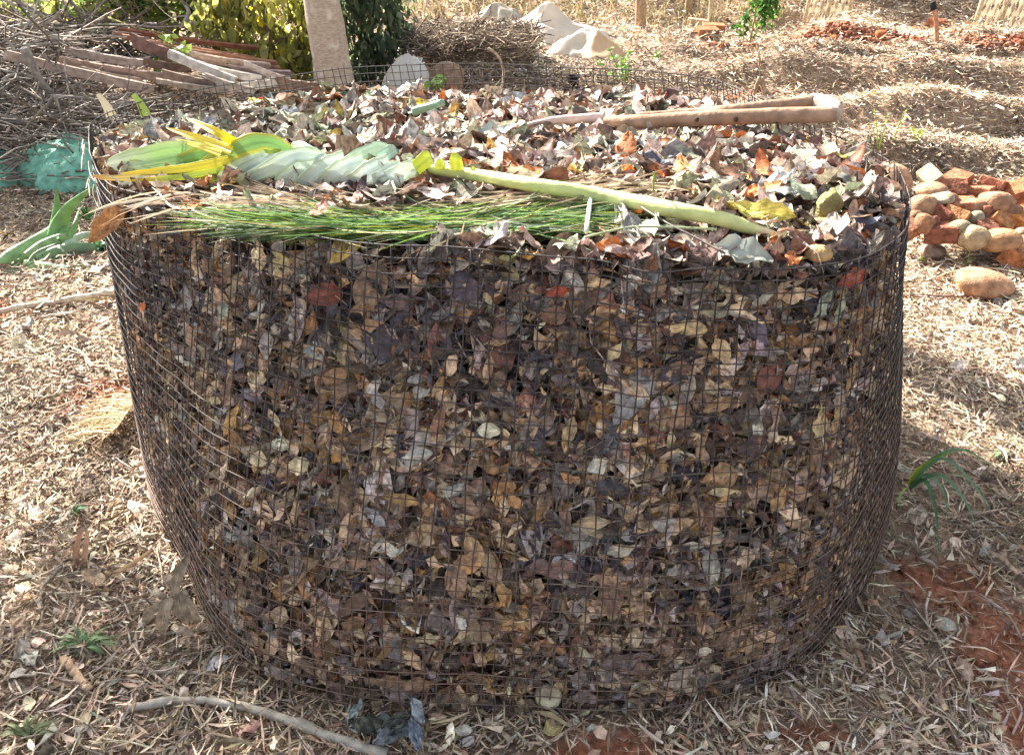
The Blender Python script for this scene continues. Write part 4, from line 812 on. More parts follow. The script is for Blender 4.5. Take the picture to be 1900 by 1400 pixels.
# straw mound
mound = thing('straw_mound', (-.32, 6.35, .3), 'dark heap of straw, bark strips and twigs behind the bin', 'straw heap'); a = Acc()
twigs(a, (-.32, 6.25, .26), (.5, .38, .16), 1500, .08, .3, .004, [(.15, .115, .09), (.22, .17, .13), (.09, .065, .052), (.3, .24, .18)], 85, .35)
twigs(a, (.35, 6.1, .08), (.8, .4, .06), 1100, .06, .22, .004, [(.18, .14, .11), (.26, .2, .15), (.1, .075, .06), (.34, .27, .2)], 86, .25)
twigs(a, (-.62, 5.75, .03), (.3, .2, .1), 350, .08, .35, .004, [(.12, .1, .085), (.2, .16, .14), (.08, .06, .05)], 89, .5)
part(a, 'straw_tangle', M_TWIG, mound, kind='stuff')
for pts, Y_, r0, c in [([(770, 100), (830, 82), (890, 60)], 6.0, .012, (.3, .25, .2)), ([(905, 90), (925, 105), (935, 145), (915, 205)], 5.0, .009, (.32, .25, .19)), ([(905, 92), (915, 100), (925, 104)], 6.0, .02, (.34, .18, .11)), ([(1010, 108), (1030, 114), (1050, 120)], 6.3, .02, (.26, .19, .15)), ([(915, 110), (935, 102), (955, 98)], 6.0, .015, (.4, .34, .28)), ([(870, 55), (850, 70), (820, 95)], 6.2, .01, (.25, .2, .16))]:
    a = Acc(); V, F, T = tubes(spline([atY(x, y, Y_) for x, y in pts], 8)[None], np.linspace(r0, r0*.7, 8)[None], 6); a.add(V, F, T, col=c); part(a, 'stick', M_TWIG, mound)
for k, (pts, Y_) in enumerate([([(758, 112), (752, 130), (755, 155), (757, 160)], 5.4), ([(780, 108), (768, 125), (770, 145), (778, 150)], 5.4), ([(783, 107), (778, 130), (774, 148)], 5.4)]):
    a = Acc(); V, F, T = tubes(spline([atY(x, y, Y_) for x, y in pts], 10)[None], np.full((1, 10), .005), 5); a.add(V, F, T, col=(.5, .62, .68)); single(a, 'twine', M_STALK, ['pale blue twine hanging nearest the pale trunk', 'pale blue twine loop in front of the straw mound', 'straight pale blue twine end on the straw mound'][k], 'twine', 'blue twine ends')

# ------------------------------------------------------------------ banana leaf across the pile
ban = thing('banana_leaf', atz(760, 330, .8), 'torn banana leaf with long pale stalk laid across the pile', 'banana leaf')
def lift(px, py, dz):
    P = atz(px, py, .8)
    for _ in range(5): P = atz(px, py, max(float(top_z(P[0], P[1])), .78)+dz)
    return P
pet = [lift(x, y, z) for x, y, z in [(1448, 440, .02), (1395, 424, .028), (1330, 404, .038), (1260, 391, .045), (1180, 376, .05), (1100, 361, .052), (1000, 345, .052), (900, 328, .05), (820, 317, .05), (740, 310, .052), (640, 300, .055), (540, 287, .06), (440, 275, .06), (340, 283, .055), (240, 298, .05)]]
n_ = 60; P = spline(pet, n_); s = np.linspace(0, 1, n_)
R = np.interp(s, [0, .03, .1, .25, .4, .55, .62, .8, 1], [.005, .008, .0125, .0148, .0142, .012, .009, .005, .002])
col = np.array([.50, .52, .22])[None]*(1-s[:, None]) + np.array([.46, .55, .2])[None]*s[:, None]
col = np.where(s[:, None] < .06, (.52, .44, .28), col); V, F, T = tubes(P[None], R[None], 14)
# channel along the upper side of the stalk
a = Acc(); a.add(V, F, T, col=np.repeat(col, 14, 0)*np.exp(rng.normal(size=(n_*14, 1))*.03)); part(a, 'midrib', M_STALK, ban)
def strip(pts, wpx, col, dz=.0, tipcol=None, fold=.12, edge=None, n=18, nw=13, curl=.25, base_w=.5, name='leaf_strip', tipw=.1, taper=False):
    """pts: (px, py, height above the pile) from midrib to tip"""
    C_ = spline([lift(x, y, z) for x, y, z in pts], n); m = mpp(C_[n//2]); s_ = np.linspace(0, 1, n)
    w = wpx*m*.5*np.interp(s_, [0, .2, .55, .85, 1], [1, .95, .8, .42, .05] if taper else [base_w, .9, 1, .75+.2*(tipw > .2), tipw]); g = np.random.default_rng(int(pts[0][0]*3+pts[-1][1]))
    t = nrm(np.gradient(C_, axis=0)); view = nrm(C_-np.array([0, 0, CAMH])); d = nrm(np.cross(t, view)); d = nrm(d+.25*np.array([0, 0, 1]))
    nn = np.cross(t, d); q = np.linspace(-1, 1, nw)
    rag = 1+.05*g.normal(size=(n, 1)); V = C_[:, None]+d[:, None]*(q[None, :, None]*(w[:, None]*rag)[..., None]) + nn[:, None]*((fold*np.abs(q)[None, :]+(.06 if nw < 17 else .045)*np.where(np.arange(nw) % 2, 1, -1)[None]+curl*(q**2)[None]*np.sin(s_*3+g.uniform(0, 6))[:, None]*.6+.05*np.sin(q*7+g.uniform(0, 6))[None])*w[:, None])[..., None]
    i = np.arange(n-1)[:, None]*nw; j = np.arange(nw-1)[None]; F = np.stack([i+j, i+j+1, i+nw+j+1, i+nw+j], -1).reshape(-1, 4)
    c = np.broadcast_to(np.asarray(col, float), (n, nw, 3)).copy()
    if tipcol is not None: k = sm(.45, 1, s_)[:, None, None]; c = c*(1-k)+np.asarray(tipcol)*k
    if edge is not None: k = sm(.55, .95, np.abs(q))[None, :, None]; c = c*(1-k)+np.asarray(edge)*k
    L = np.stack([np.repeat(s_[:, None], nw, 1), np.repeat(q[None]*.5+.5, n, 0)+.3, np.zeros((n, nw))], -1).reshape(-1, 3)
    a = Acc(); a.add(V.reshape(-1, 3), F, col=c.reshape(-1, 3), luv=L); part(a, name, M_BAN, ban)
GL, GRN1, YEL, YG, WHT = (.42, .52, .46), (.20, .38, .10), (.60, .49, .02), (.36, .46, .05), (.58, .62, .52)
strip([(405, 288, .055), (330, 286, .07), (265, 297, .055), (196, 306, .03)], 50, (.26, .44, .15), tipcol=(.46, .52, .40), edge=(.36, .46, .2), curl=.3, base_w=.7)
strip([(470, 275, .06), (420, 282, .08), (350, 300, .06), (300, 318, .02)], 42, (.17, .36, .08), edge=(.42, .44, .05))
strip([(540, 280, .065), (490, 262, .095), (430, 280, .085), (330, 336, .02)], 34, GRN1, tipcol=(.35, .42, .12), edge=(.5, .45, .04))
strip([(520, 280, .07), (470, 270, .085), (415, 290, .06), (370, 306, .04)], 26, (.14, .30, .08), edge=(.45, .42, .03))
strip([(455, 276, .075), (420, 255, .115), (385, 237, .135), (345, 219, .14)], 19, YEL, tipcol=(.62, .42, .03), fold=.3, taper=True)
strip([(430, 280, .09), (385, 262, .105), (348, 250, .11), (308, 237, .10)], 17, YEL, tipcol=(.6, .38, .03), fold=.25, taper=True)
strip([(410, 286, .085), (365, 270, .095), (325, 258, .09)], 12, (.6, .46, .02), fold=.2, taper=True)
strip([(425, 296, .075), (350, 311, .07), (290, 317, .06), (222, 322, .05)], 17, (.56, .50, .03), tipcol=(.6, .42, .04), taper=True)
strip([(415, 310, .06), (350, 326, .055), (290, 332, .05), (232, 336, .04)], 13, YG, tipcol=(.58, .42, .02), taper=True)
strip([(380, 300, .04), (290, 322, .03), (215, 330, .03), (170, 326, .03)], 12, (.5, .4, .12), tipcol=(.45, .25, .06))
strip([(450, 290, .05), (400, 325, .035), (360, 341, .02)], 20, (.4, .42, .08), edge=(.5, .42, .03))
strip([(510, 318, .03), (450, 345, .02), (330, 348, .015)], 9, (.48, .42, .08))
strip([(300, 330, .03), (270, 343, .025), (240, 346, .02)], 14, (.55, .6, .5))
strip([(600, 290, .065), (550, 288, .09), (500, 312, .07), (420, 350, .015)], 28, GL, tipcol=(.52, .58, .44), edge=(.4, .5, .3))
strip([(570, 288, .065), (520, 292, .085), (470, 325, .05), (440, 352, .015)], 18, GL, tipcol=(.45, .46, .2))
strip([(520, 296, .05), (470, 312, .045), (410, 330, .03), (372, 338, .02)], 16, (.30, .42, .34), tipcol=WHT)
gb_ = np.random.default_rng(78)
x = 772.0
while x > 470:                                                   # one flat blade torn into ribbed strips that hang to the front
    w = gb_.choice([16, 24, 34, 42]); ln = 62+(772-x)*.16+gb_.uniform(-8, 14); yb = 310-(772-x)*.075; ty = gb_.uniform(342, 355)
    c = np.array([.54, .63, .57])*gb_.uniform(.8, 1.12)
    tc = [(.66, .69, .60), (.52, .60, .52), (.50, .54, .34)][int(gb_.integers(0, 3))]
    strip([(x, yb, .056), (x-ln*.3, yb+7, .058), (x-ln*.66, yb+24, .043), (x-ln, ty, .012)], w*1.05, c, tipcol=tc, edge=(.46, .54, .36), curl=.06, fold=.03*gb_.choice([-1, 1]), base_w=1.0, tipw=gb_.uniform(.12, .45), nw=int(9+w/3)//2*2+1)
    x -= w*.82
for (x, yb, ln, w, ty, c) in [(742, 318, 50, 26, 350, (.22, .32, .10)), (690, 318, 62, 40, 350, (.30, .40, .24)), (628, 312, 80, 46, 352, (.38, .45, .28)), (560, 305, 90, 30, 350, (.20, .30, .14)), (520, 300, 95, 22, 344, (.3, .42, .32))]:
    strip([(x, yb, .035), (x-ln*.5, yb+16, .03), (x-ln, ty, .01)], w, c, tipcol=(.48, .50, .34), edge=(.36, .40, .1), tipw=.4, nw=17)
strip([(700, 300, .06), (722, 282, .075), (735, 275, .06)], 24, (.30, .46, .36)); strip([(600, 290, .065), (560, 272, .075), (540, 270, .06)], 18, (.36, .48, .34))
strip([(768, 312, .06), (748, 312, .07), (738, 335, .04), (742, 358, .015)], 20, (.55, .62, .5), tipcol=WHT)
strip([(770, 312, .06), (790, 296, .085), (800, 290, .09)], 30, (.42, .50, .05), base_w=1)
strip([(735, 318, .045), (722, 335, .03), (740, 352, .015)], 18, (.36, .42, .1))
strip([(848, 320, .05), (846, 300, .09), (848, 284, .105)], 26, (.45, .50, .05), base_w=1)
strip([(820, 316, .05), (818, 307, .07), (825, 302, .075)], 24, (.42, .48, .06), base_w=1)
strip([(868, 324, .05), (880, 317, .06), (884, 313, .06)], 16, (.5, .48, .04), base_w=1)
strip([(640, 298, .06), (700, 275, .07), (725, 282, .05)], 24, (.34, .46, .34))
for k in range(7):
    e = lift(1448, 440, .02); d = np.array([rng.uniform(.02, .05), rng.uniform(-.02, .03), rng.uniform(-.01, .015)]); V, F, T = tubes(spline([e-[.02, 0, 0], e+d*.5+[0, 0, .004], e+d], 6)[None], np.linspace(.0022, .0008, 6)[None], 4); a = Acc(); a.add(V, F, T, col=(.52, .42, .26)); part(a, 'frayed_fibre', M_STALK, ban)

# ------------------------------------------------------------------ cut grass bundle and dry straw on the front of the pile
def bundle(name, lab, cat, n, x0, x1, y0, y1, z0, z1, lo, hi, cols, w, wid, seed, ang=.05, tips=0):
    g = np.random.default_rng(seed); Ln = g.uniform(lo, hi, n); cx = g.uniform(x0, x1, n); cx = np.clip(cx, x0+Ln*.5+g.uniform(-.1, .16, n), x1-Ln*.5+g.uniform(-.16, .1, n)); cy = g.uniform(y0, y1, n); cz = g.uniform(z0, z1, n)
    a_ = g.normal(size=n)*ang; s_ = np.linspace(-.5, .5, 9)
    X = cx[:, None]+s_*Ln[:, None]*np.cos(a_)[:, None]; Yc = cy[:, None]+s_*Ln[:, None]*np.sin(a_)[:, None]+g.normal(size=(n, 1))*.03*(s_*2)**2+g.normal(size=(n, 1))*.012*np.sin(s_*7+g.uniform(0, 6, (n, 1)))+tips*(np.clip(s_, -.5, 0)*2)**2*.08
    Z = cz[:, None]+.012*g.normal(size=(n, 1))*(s_*2)**2 + .012*np.sin(X*6)
    Z = np.maximum(Z, np.maximum(top_z(X, Yc)-.004, .80))
    P = np.stack([X, Yc, Z], -1); D = nrm(np.stack([g.normal(size=n)*.1, np.ones(n), g.normal(size=n)*.8], -1))
    W = wid*np.exp(g.normal(size=(n, 1))*.3)*np.clip(1.15-np.abs(s_*2)**3, .15, 1)[None]
    V, F, L = ribbons(P, W, D, .3); c = np.asarray(cols)[g.choice(len(cols), n, p=np.asarray(w)/np.sum(w))]*np.exp(g.normal(size=(n, 1))*.22)
    a = Acc(); a.add(V, F, col=np.repeat(c, 27, 0), luv=L); return a
gb = thing('grass_bundle', atz(740, 430, .82), 'bundle of cut green grass blades lying along the front rim', 'grass bundle')
gcol = [(.11, .22, .06), (.18, .31, .06), (.075, .14, .065), (.30, .34, .05), (.2, .27, .18), (.36, .30, .17)]
a = bundle('b', '', '', 1000, -.55, .14, 1.31, 1.385, .814, .836, .25, .55, gcol, [4, 3, 4, 2.5, 2, 2], .0014, 601, .055); part(a, 'grass_blades', M_BLADE, gb, kind='stuff')
a = bundle('b', '', '', 300, -.15, .24, 1.30, 1.38, .812, .83, .15, .4, gcol+[(.36, .4, .3)], [3, 3, 3, 1, 3, 2, 2], .0014, 602, .16); part(a, 'grass_blades', M_BLADE, gb, kind='stuff')
sb = thing('straw_bundle', atz(600, 375, .82), 'bundle of dry tan straw lying behind the green grass', 'straw')
scol = [(.42, .32, .22), (.52, .42, .28), (.30, .22, .16), (.5, .45, .2), (.58, .5, .4)]
a = bundle('b', '', '', 340, -.5, .1, 1.40, 1.47, .81, .835, .2, .6, scol, [5, 4, 3, 1, 2], .0022, 603, .06); part(a, 'straw_blades', M_BLADE, sb, kind='stuff')
a = bundle('b', '', '', 80, -.2, .35, 1.39, 1.5, .83, .85, .15, .4, scol, [4, 4, 2, 1, 3], .002, 604, .35); part(a, 'straw_blades', M_BLADE, sb, kind='stuff')
a = bundle('b', '', '', 24, -.72, -.45, 1.42, 1.54, .80, .82, .15, .3, scol, [4, 4, 2, 1, 3], .002, 605, .35); part(a, 'straw_blades', M_BLADE, sb, kind='stuff')
for k, (pts, w, c, lab) in enumerate([([(1098, 348), (1095, 375), (1088, 430)], .0045, (.5, .6, .52), 'pale folded grass blade hooked over the stalk'), ([(1085, 440), (1150, 425), (1200, 420), (1330, 425)], .0022, (.3, .36, .2), 'thin curved grass stem beside the stalk'),
                          ([(1180, 378), (1240, 415), (1290, 440), (1345, 470)], .002, (.1, .08, .07), 'thin dark stem crossing the pale stalk'), ([(1213, 320), (1213, 335), (1212, 362)], .0018, (.25, .4, .06), 'thin green stem standing in the leaves')]):
    P = spline([lift(x, y, .05 if k != 3 else .02+.05*(2-q)) for q, (x, y) in enumerate(pts)], 10); V, F, T = tubes(P[None], np.full((1, 10), w), 5); a = Acc(); a.add(V, F, T, col=c); single(a, 'loose_straw', M_STALK, lab, 'stem', 'loose stems on the pile')

# ------------------------------------------------------------------ bent wooden pole on the pile
r = thing('bent_pole', lift(1340, 220, .02), 'thick brown pole folded back on itself lying across the pile', 'pole')
def poletube(pts, rad, col, name, n=26, k=12, lab=None):
    P = spline(pts, n); R = np.interp(np.linspace(0, 1, n), np.linspace(0, 1, len(rad)), rad)*(1+.03*np.sin(np.arange(n)*1.3)); V, F, T = tubes(P[None], R[None], k); a = Acc(); a.add(V, F, T, col=np.asarray(col)); part(a, name, M_STALK if name == 'stripped_end' else M_PLANK, r, label=lab)
e0 = lift(1548, 212, .075)
poletube([lift(1118, 226, .02), lift(1180, 226, .035), lift(1280, 221, .05), lift(1400, 216, .065), e0], [.014, .018, .0195, .0195, .021], (.31, .205, .14), 'front_arm')
e1 = e0+np.array([-.012, .11, .004])
poletube([lift(1180, 216, .02), lift(1290, 210, .035), e1+[-.22, -.01, -.02], e1], [.010, .014, .016, .018], (.26, .175, .125), 'back_arm')
poletube([e0+[-.012, -.012, 0], e0+[.006, .025, .004], e0+[.004, .075, .005], e1+[-.005, .012, 0]], [.0205, .022, .022, .019], (.36, .29, .24), 'pale_bend')
poletube([lift(965, 235, .015), lift(1030, 224, .025), lift(1120, 218, .03)], [.004, .012, .014], (.55, .42, .36), 'stripped_end')

for x_, t_ in ((1362, .55), (1541, .98), (1290, .4)):
    kc = lift(x_, 218, .06)+[0, -.021, 0]; a = Acc(); a.add(IV*[.006, .004, .006]+kc, None, IT, col=(.08, .05, .035)); part(a, 'knot', M_PLANK, r)
# ------------------------------------------------------------------ things at the left
ag = G(40, 495); r = thing('cut_agave', ag, 'uprooted agave plant with thick pale green leaves lying on ground', 'agave')
def agleaf(pts, w, z, col, fl=.25):
    P = spline([atz(x, y, zz) for (x, y), zz in zip(pts, z)], 14); s_ = np.linspace(0, 1, 14); ww = w*np.interp(s_, [0, .25, .6, 1], [.75, 1, .7, .06]); t = nrm(np.gradient(P, axis=0)); view = nrm(P-np.array([0, 0, CAMH])); d = nrm(np.cross(t, view)); nn = np.cross(d, t); nn = nn*np.sign((nn*view).sum(-1, keepdims=True))*-1
    k = 10; an = np.arange(k)*2*PI/k; V = P[:, None]+d[:, None]*(np.cos(an)[None, :, None]*ww[:, None, None])+nn[:, None]*((np.sin(an)*.35)[None, :, None]*ww[:, None, None]); V = V.reshape(-1, 3)
    i = np.arange(13)[:, None]*k; j = np.arange(k)[None]; F = np.stack([i+j, i+(j+1) % k, i+k+(j+1) % k, i+k+j], -1).reshape(-1, 4); c = np.repeat(np.asarray(col)*(1+.25*(1-s_[:, None])), k, 0); a = Acc(); a.add(V, F, col=c); part(a, 'leaf', M_STALK, r)
A1, A2 = (.12, .25, .08), (.19, .31, .13)
agleaf([(0, 496), (40, 470), (80, 440), (118, 405)], .042, [.03, .05, .08, .10], A2); agleaf([(52, 478), (90, 455), (120, 440), (142, 428)], .032, [.06, .075, .09, .1], A2); agleaf([(98, 440), (112, 410), (135, 378), (178, 344)], .03, [.09, .14, .22, .3], A1)
agleaf([(100, 440), (104, 410), (106, 380), (104, 348)], .022, [.09, .14, .2, .27], A1); agleaf([(70, 485), (120, 466), (170, 458), (210, 462)], .032, [.04, .05, .05, .03], (.13, .23, .11)); agleaf([(45, 490), (80, 497), (130, 500), (180, 484)], .026, [.03, .03, .03, .03], (.18, .29, .13))
agleaf([(0, 500), (30, 505), (60, 508)], .018, [.015, .015, .01], (.2, .32, .14)); agleaf([(100, 500), (150, 490), (205, 484)], .016, [.02, .02, .02], (.15, .26, .1)); agleaf([(110, 445), (125, 415), (128, 395)], .014, [.09, .12, .15], A1); agleaf([(130, 440), (140, 415), (146, 390)], .012, [.09, .13, .16], A1); agleaf([(112, 465), (150, 438), (190, 432)], .018, [.06, .07, .06], (.3, .4, .28))
a = Acc(); P = spline([atz(105, 452, .1), atz(66, 468, .09), atz(48, 492, .07)], 8); V, F, T = tubes(P[None], np.full((1, 8), .003), 5); a.add(V, F, T, col=(.12, .18, .1)); part(a, 'tie', M_STALK, r)
def groundstick(pts, r0, r1, col, lab, name='stick', z=.012, k=8, group=None, n=26, mat=None):
    P = spline([G(x, y)+[0, 0, z+r0] for x, y in pts], n); gk = np.random.default_rng(int(abs(pts[0][0]*3+pts[0][1]))); R = np.linspace(r0, r1, n)*(1+.10*gk.normal(size=n)*.6+.25*(gk.random(n) > .9)); P = P+gk.normal(size=P.shape)*r0*.16; V, F, T = tubes(P[None], R[None], k); a = Acc(); a.add(V, F, T, col=np.asarray(col)); return single(a, name, mat or M_TWIG, lab, 'stick', group)
groundstick([(245, 1325), (330, 1312), (400, 1312), (470, 1326), (560, 1355), (640, 1385), (720, 1408)], .0075, .0095, (.29, .27, .23), 'curved gray green stick lying in the foreground left of the bin')
groundstick([(-15, 590), (60, 577), (140, 564), (222, 552)], .011, .013, (.50, .42, .32), 'pale straight bamboo stick reaching the bin from left')
groundstick([(70, 598), (110, 592), (150, 588)], .006, .006, (.47, .38, .29), 'short pale stick below the straight bamboo one')
groundstick([(126, 1235), (148, 1262), (170, 1290)], .0085, .0085, (.42, .29, .19), 'short tan bark stick on the litter at lower left')
groundstick([(300, 1120), (265, 1160), (256, 1200), (275, 1245), (330, 1290), (350, 1307)], .003, .003, (.3, .24, .19), 'thin curved stem looping down from the dried leaf spray')
groundstick([(40, 605), (90, 640), (150, 660), (175, 690)], .005, .006, (.33, .26, .2), 'bent twig with thick end on the left ground')
groundstick([(140, 1240), (250, 1255), (380, 1258), (500, 1280)], .0035, .003, (.27, .22, .17), 'long thin twig crossing in front of the bin foot')
groundstick([(15, 1055), (70, 1085), (140, 1110)], .003, .003, (.36, .29, .2), 'thin yellowish twig at left edge of litter')
groundstick([(80, 1145), (84, 1100), (118, 1062)], .005, .004, (.3, .25, .2), 'short upright looking twig left of the green sprig')
groundstick([(0, 1340), (60, 1285), (130, 1300), (200, 1290)], .003, .003, (.25, .2, .16), 'thin dark twig in the lower left corner')
groundstick([(60, 1385), (120, 1345), (175, 1305)], .0035, .003, (.3, .24, .18), 'slanting twig near the lower left corner')
groundstick([(1672, 556), (1740, 558), (1830, 556)], .008, .005, (.25, .15, .11), 'thin brown stick sticking out right of the bin')
groundstick([(1735, 528), (1780, 514), (1840, 512), (1890, 522)], .004, .003, (.40, .32, .22), 'curved dry stem arching over the lone stone', z=.03)
groundstick([(1722, 1106), (1714, 1140), (1724, 1195)], .003, .0025, (.42, .36, .3), 'white curved stem beside the red soil patch')
groundstick([(1808, 1268), (1835, 1268), (1858, 1270)], .0035, .003, (.5, .42, .32), 'pale straw stick on bare red soil')
groundstick([(1815, 1278), (1840, 1290), (1858, 1308)], .0025, .002, (.2, .12, .09), 'thin dark twig on bare red soil')
groundstick([(1470, 1218), (1485, 1238), (1497, 1256)], .003, .003, (.48, .4, .3), 'short straw leaning on the wire foot')
# dried leaf spray at the bin's foot, left
sp = G(320, 1150); r = thing('dried_leaf_spray', sp, 'spray of curled dried brown leaflets leaning on the bin foot', 'dried leaves')
for (x0, y0, z0, x1, y1, z1, w) in [(322, 1105, .11, 350, 1030, .15, 20), (315, 1108, .10, 302, 1178, .02, 22), (328, 1098, .10, 350, 1155, .03, 24), (338, 1095, .10, 368, 1150, .03, 20), (300, 1118, .08, 268, 1155, .02, 18), (308, 1108, .1, 288, 1092, .1, 14), (320, 1160, .03, 360, 1176, .02, 14), (325, 1090, .11, 312, 1065, .12, 16)]:
    A_, B_ = atz(x0, y0, z0), atz(x1, y1, z1); P = spline([A_, (A_+B_)/2+[0, -.01, .012], B_], 10); s_ = np.linspace(0, 1, 10); w_ = w*mpp(A_)*.5*np.sin(PI*np.clip(s_*.86+.1, 0, 1))**.6
    t = nrm(np.gradient(P, axis=0)); d = nrm(np.cross(t, nrm(P-np.array([0, 0, CAMH])))); V, F, L = ribbons(P[None], w_[None]*(1+.12*np.sin(s_*14)[None]), d[None], .35); a = Acc(); a.add(V, F, col=np.array([.27, .21, .15])*rng.uniform(.8, 1.2), luv=L); part(a, 'leaflet', M_LEAF, r)
P = spline([atz(350, 1075, .12), atz(325, 1100, .105), atz(300, 1115, .09), atz(275, 1128, .05)], 10); V, F, T = tubes(P[None], np.full((1, 10), .002), 5); a = Acc(); a.add(V, F, T, col=(.22, .17, .13)); part(a, 'stalk', M_TWIG, r)
# blue grey dead leaf cluster at the bottom
sp = G(715, 1372); r = thing('dead_leaf_cluster', sp, 'cluster of dark blue gray wavy dead leaves at the bottom edge', 'dead leaves')
for k, (px, py, ln, rl, c) in enumerate([(690, 1352, 80, 10, (.2, .25, .25)), (735, 1355, 75, 0, (.26, .31, .31)), (700, 1372, 90, -10, (.055, .06, .05)), (760, 1372, 70, -40, (.2, .24, .27)), (725, 1388, 80, 20, (.15, .17, .18)), (665, 1348, 45, 60, (.24, .29, .28)), (775, 1395, 60, -60, (.17, .2, .25)), (740, 1376, 60, 30, (.07, .075, .06)), (680, 1385, 60, -20, (.06, .065, .05)), (780, 1362, 55, -60, (.25, .28, .3))]):
    P0 = G(px, py)+[0, 0, .02+.006*k]; g = np.random.default_rng(700+k); V, F, L = leaf_proto(g, 11, 7, .42, .5, .5, .25, 1.2, .1, .7); R_ = frameX([g.normal()*.25, -.3, 1], rl); V = V*ln*mpp(P0) @ R_.T+P0; a = Acc(); a.add(V, F, col=c, luv=L); part(a, 'leaf', M_LEAF, r)
# leaf caught outside the wire at the left, pods and balls inside
def leafthing(P0, ln, asp, n, roll, col, lab, seed, mat=None, name='fallen_leaf', cat='leaf', group=None, bl=.4, wav=.6):
    g = np.random.default_rng(seed); V, F, L = leaf_proto(g, 11, 7, asp, bl, .5, .2, wav, .04, .8); V = V*ln @ frameX(n, roll).T+P0; a = Acc(); a.add(V, F, col=col, luv=L); return single(a, name, mat or M_LEAF, lab, cat, group, loc=P0)
u, t = wall_at(225, 430); Pw = wall(u, t)
leafthing(atY(204, 412, Pw[1]-.01), .12, .4, (.1, -.9, .5), 48, (.34, .16, .06), 'orange brown pointed leaf caught on the wire at left', 800)
leafthing(atY(262, 570, Pw[1]-.1), .03, .6, (-.6, -.7, .3), 20, (.4, .12, .05), 'small orange leaf stuck on the left wire', 801)
u, t = wall_at(1017, 1307); Pw = wall(u, t); n_ = wall_n(np.array([u]), np.array([t]))[0]
V = IV*(1+.03*np.sin(np.arctan2(IV[:, 1], IV[:, 0])*7)*(1-IV[:, 2]**2))[:, None]*np.array([.026, .024, .025])+Pw-n_*.022; a = Acc(); a.add(V, None, IT, col=(.55, .5, .35)); r = single(a, 'seed_pod', M_STONE, 'pale round papery seed pod at the bottom inside the wire', 'seed pod')
Pc = lift(1538, 385, .03); V = IV*(1+.14*np.sin(IV[:, 0]*7+1)*np.sin(IV[:, 2]*8)+.1*np.sin(IV[:, 1]*11))[:, None]*np.array([.022, .02, .032])+Pc; a = Acc(); a.add(V, None, IT, col=(.24, .21, .09)); single(a, 'dried_fruit', M_STONE, 'wrinkled olive dried fruit on the right of the pile', 'dried fruit')
Pc = lift(1518, 470, .012); V = IV*(1+.06*np.sin(np.arctan2(IV[:, 1], IV[:, 0])*8))[:, None]*np.array([.024, .02, .014])+Pc; a = Acc(); a.add(V, None, IT, col=(.4, .27, .13)); single(a, 'seed_pod', M_STONE, 'flat ribbed tan seed pod on the leaves near the front rim', 'seed pod')
# fallen banana leaf pieces on the pile
for k, (px, py, ln, asp, rl, c, lab) in enumerate([(1400, 393, .14, .3, -8, (.5, .42, .10), 'yellow edged leaf scrap right of the pale stalk'), (1380, 466, .10, .5, -15, (.29, .31, .27), 'folded pale green gray leaf at the stalk end'), (915, 246, .12, .3, -12, (.36, .40, .37), 'rolled gray green leaf left of the bent pole'), (715, 285, .08, .6, 30, (.24, .4, .33), 'curled blue green leaf piece behind the banana leaf')]):
    leafthing(lift(px, py, .035), ln, asp, (0, -.45, 1), rl, c, lab, 820+k, M_BAN if k else M_LEAF, 'leaf_scrap', 'leaf')
P = spline([lift(x, y, z) for x, y, z in [(765, 208, .02), (790, 200, .03), (822, 190, .05)]], 8); V, F, T = tubes(P[None], np.linspace(.012, .01, 8)[None], 8); a = Acc(); a.add(V, F, T, col=(.23, .36, .24)); single(a, 'green_stalk', M_STALK, 'short blue green cut stalk at the back of the pile', 'stalk')
for k, (px, py, lab, c) in enumerate([(270, 205, 'green and yellow leaf sheath at the back left of the pile', (.30, .40, .07)), (205, 205, 'pale split stalk upright at the back left corner', (.52, .46, .3))]):
    b0 = lift(px, py+10, .0); P = spline([b0, b0+[-.012, .01, .03], b0+[-.03, .02, .055]], 8); V, F, L = ribbons(P[None], np.linspace(.016, .006, 8)[None], np.array([[1., .2, .3]]), .4); a = Acc(); a.add(V, F, col=c, luv=L); single(a, 'leaf_sheath', M_BAN, lab, 'stalk')
# arching grass plant at the right of the bin
gp_ = G(1690, 905); r = thing('grass_plant', gp_, 'green grass plant with long arching blades right of the bin', 'grass plant')
for (pts, w, c) in [([(1690, 900, .03), (1730, 850, .16), (1790, 835, .2), (1865, 880, .12)], 8, (.12, .24, .12)), ([(1690, 900, .03), (1745, 850, .18), (1800, 890, .15), (1840, 950, .05)], 9, (.13, .26, .16)), ([(1690, 905, .03), (1740, 880, .14), (1785, 920, .1), (1812, 978, .02)], 9, (.12, .25, .15)), ([(1688, 905, .03), (1715, 890, .10), (1735, 940, .06), (1742, 1030, .01)], 10, (.08, .2, .09)),
                    ([(1690, 900, .03), (1720, 880, .12), (1750, 910, .09), (1760, 975, .03)], 8, (.14, .27, .15)), ([(1688, 898, .03), (1708, 870, .12), (1740, 848, .17), (1770, 838, .19)], 9, (.2, .34, .06)), ([(1685, 900, .03), (1700, 872, .1), (1720, 858, .13)], 7, (.3, .36, .05)), ([(1680, 905, .02), (1668, 925, .03), (1672, 945, .02)], 6, (.2, .3, .08)), ([(1700, 900, .03), (1770, 880, .1), (1820, 905, .08)], 5, (.3, .34, .2))]:
    P = spline([atz(x, y, z) for x, y, z in pts], 16); s_ = np.linspace(0, 1, 16); t = nrm(np.gradient(P, axis=0)); d = nrm(np.cross(t, nrm(P-np.array([0, 0, CAMH])))); V, F, L = ribbons(P[None], (w*mpp(P[5])*.33*np.clip(1.05-s_**2.5, .08, 1))[None], d[None], .3); a = Acc(); a.add(V, F, col=c, luv=L); part(a, 'blade', M_BLADE, r)
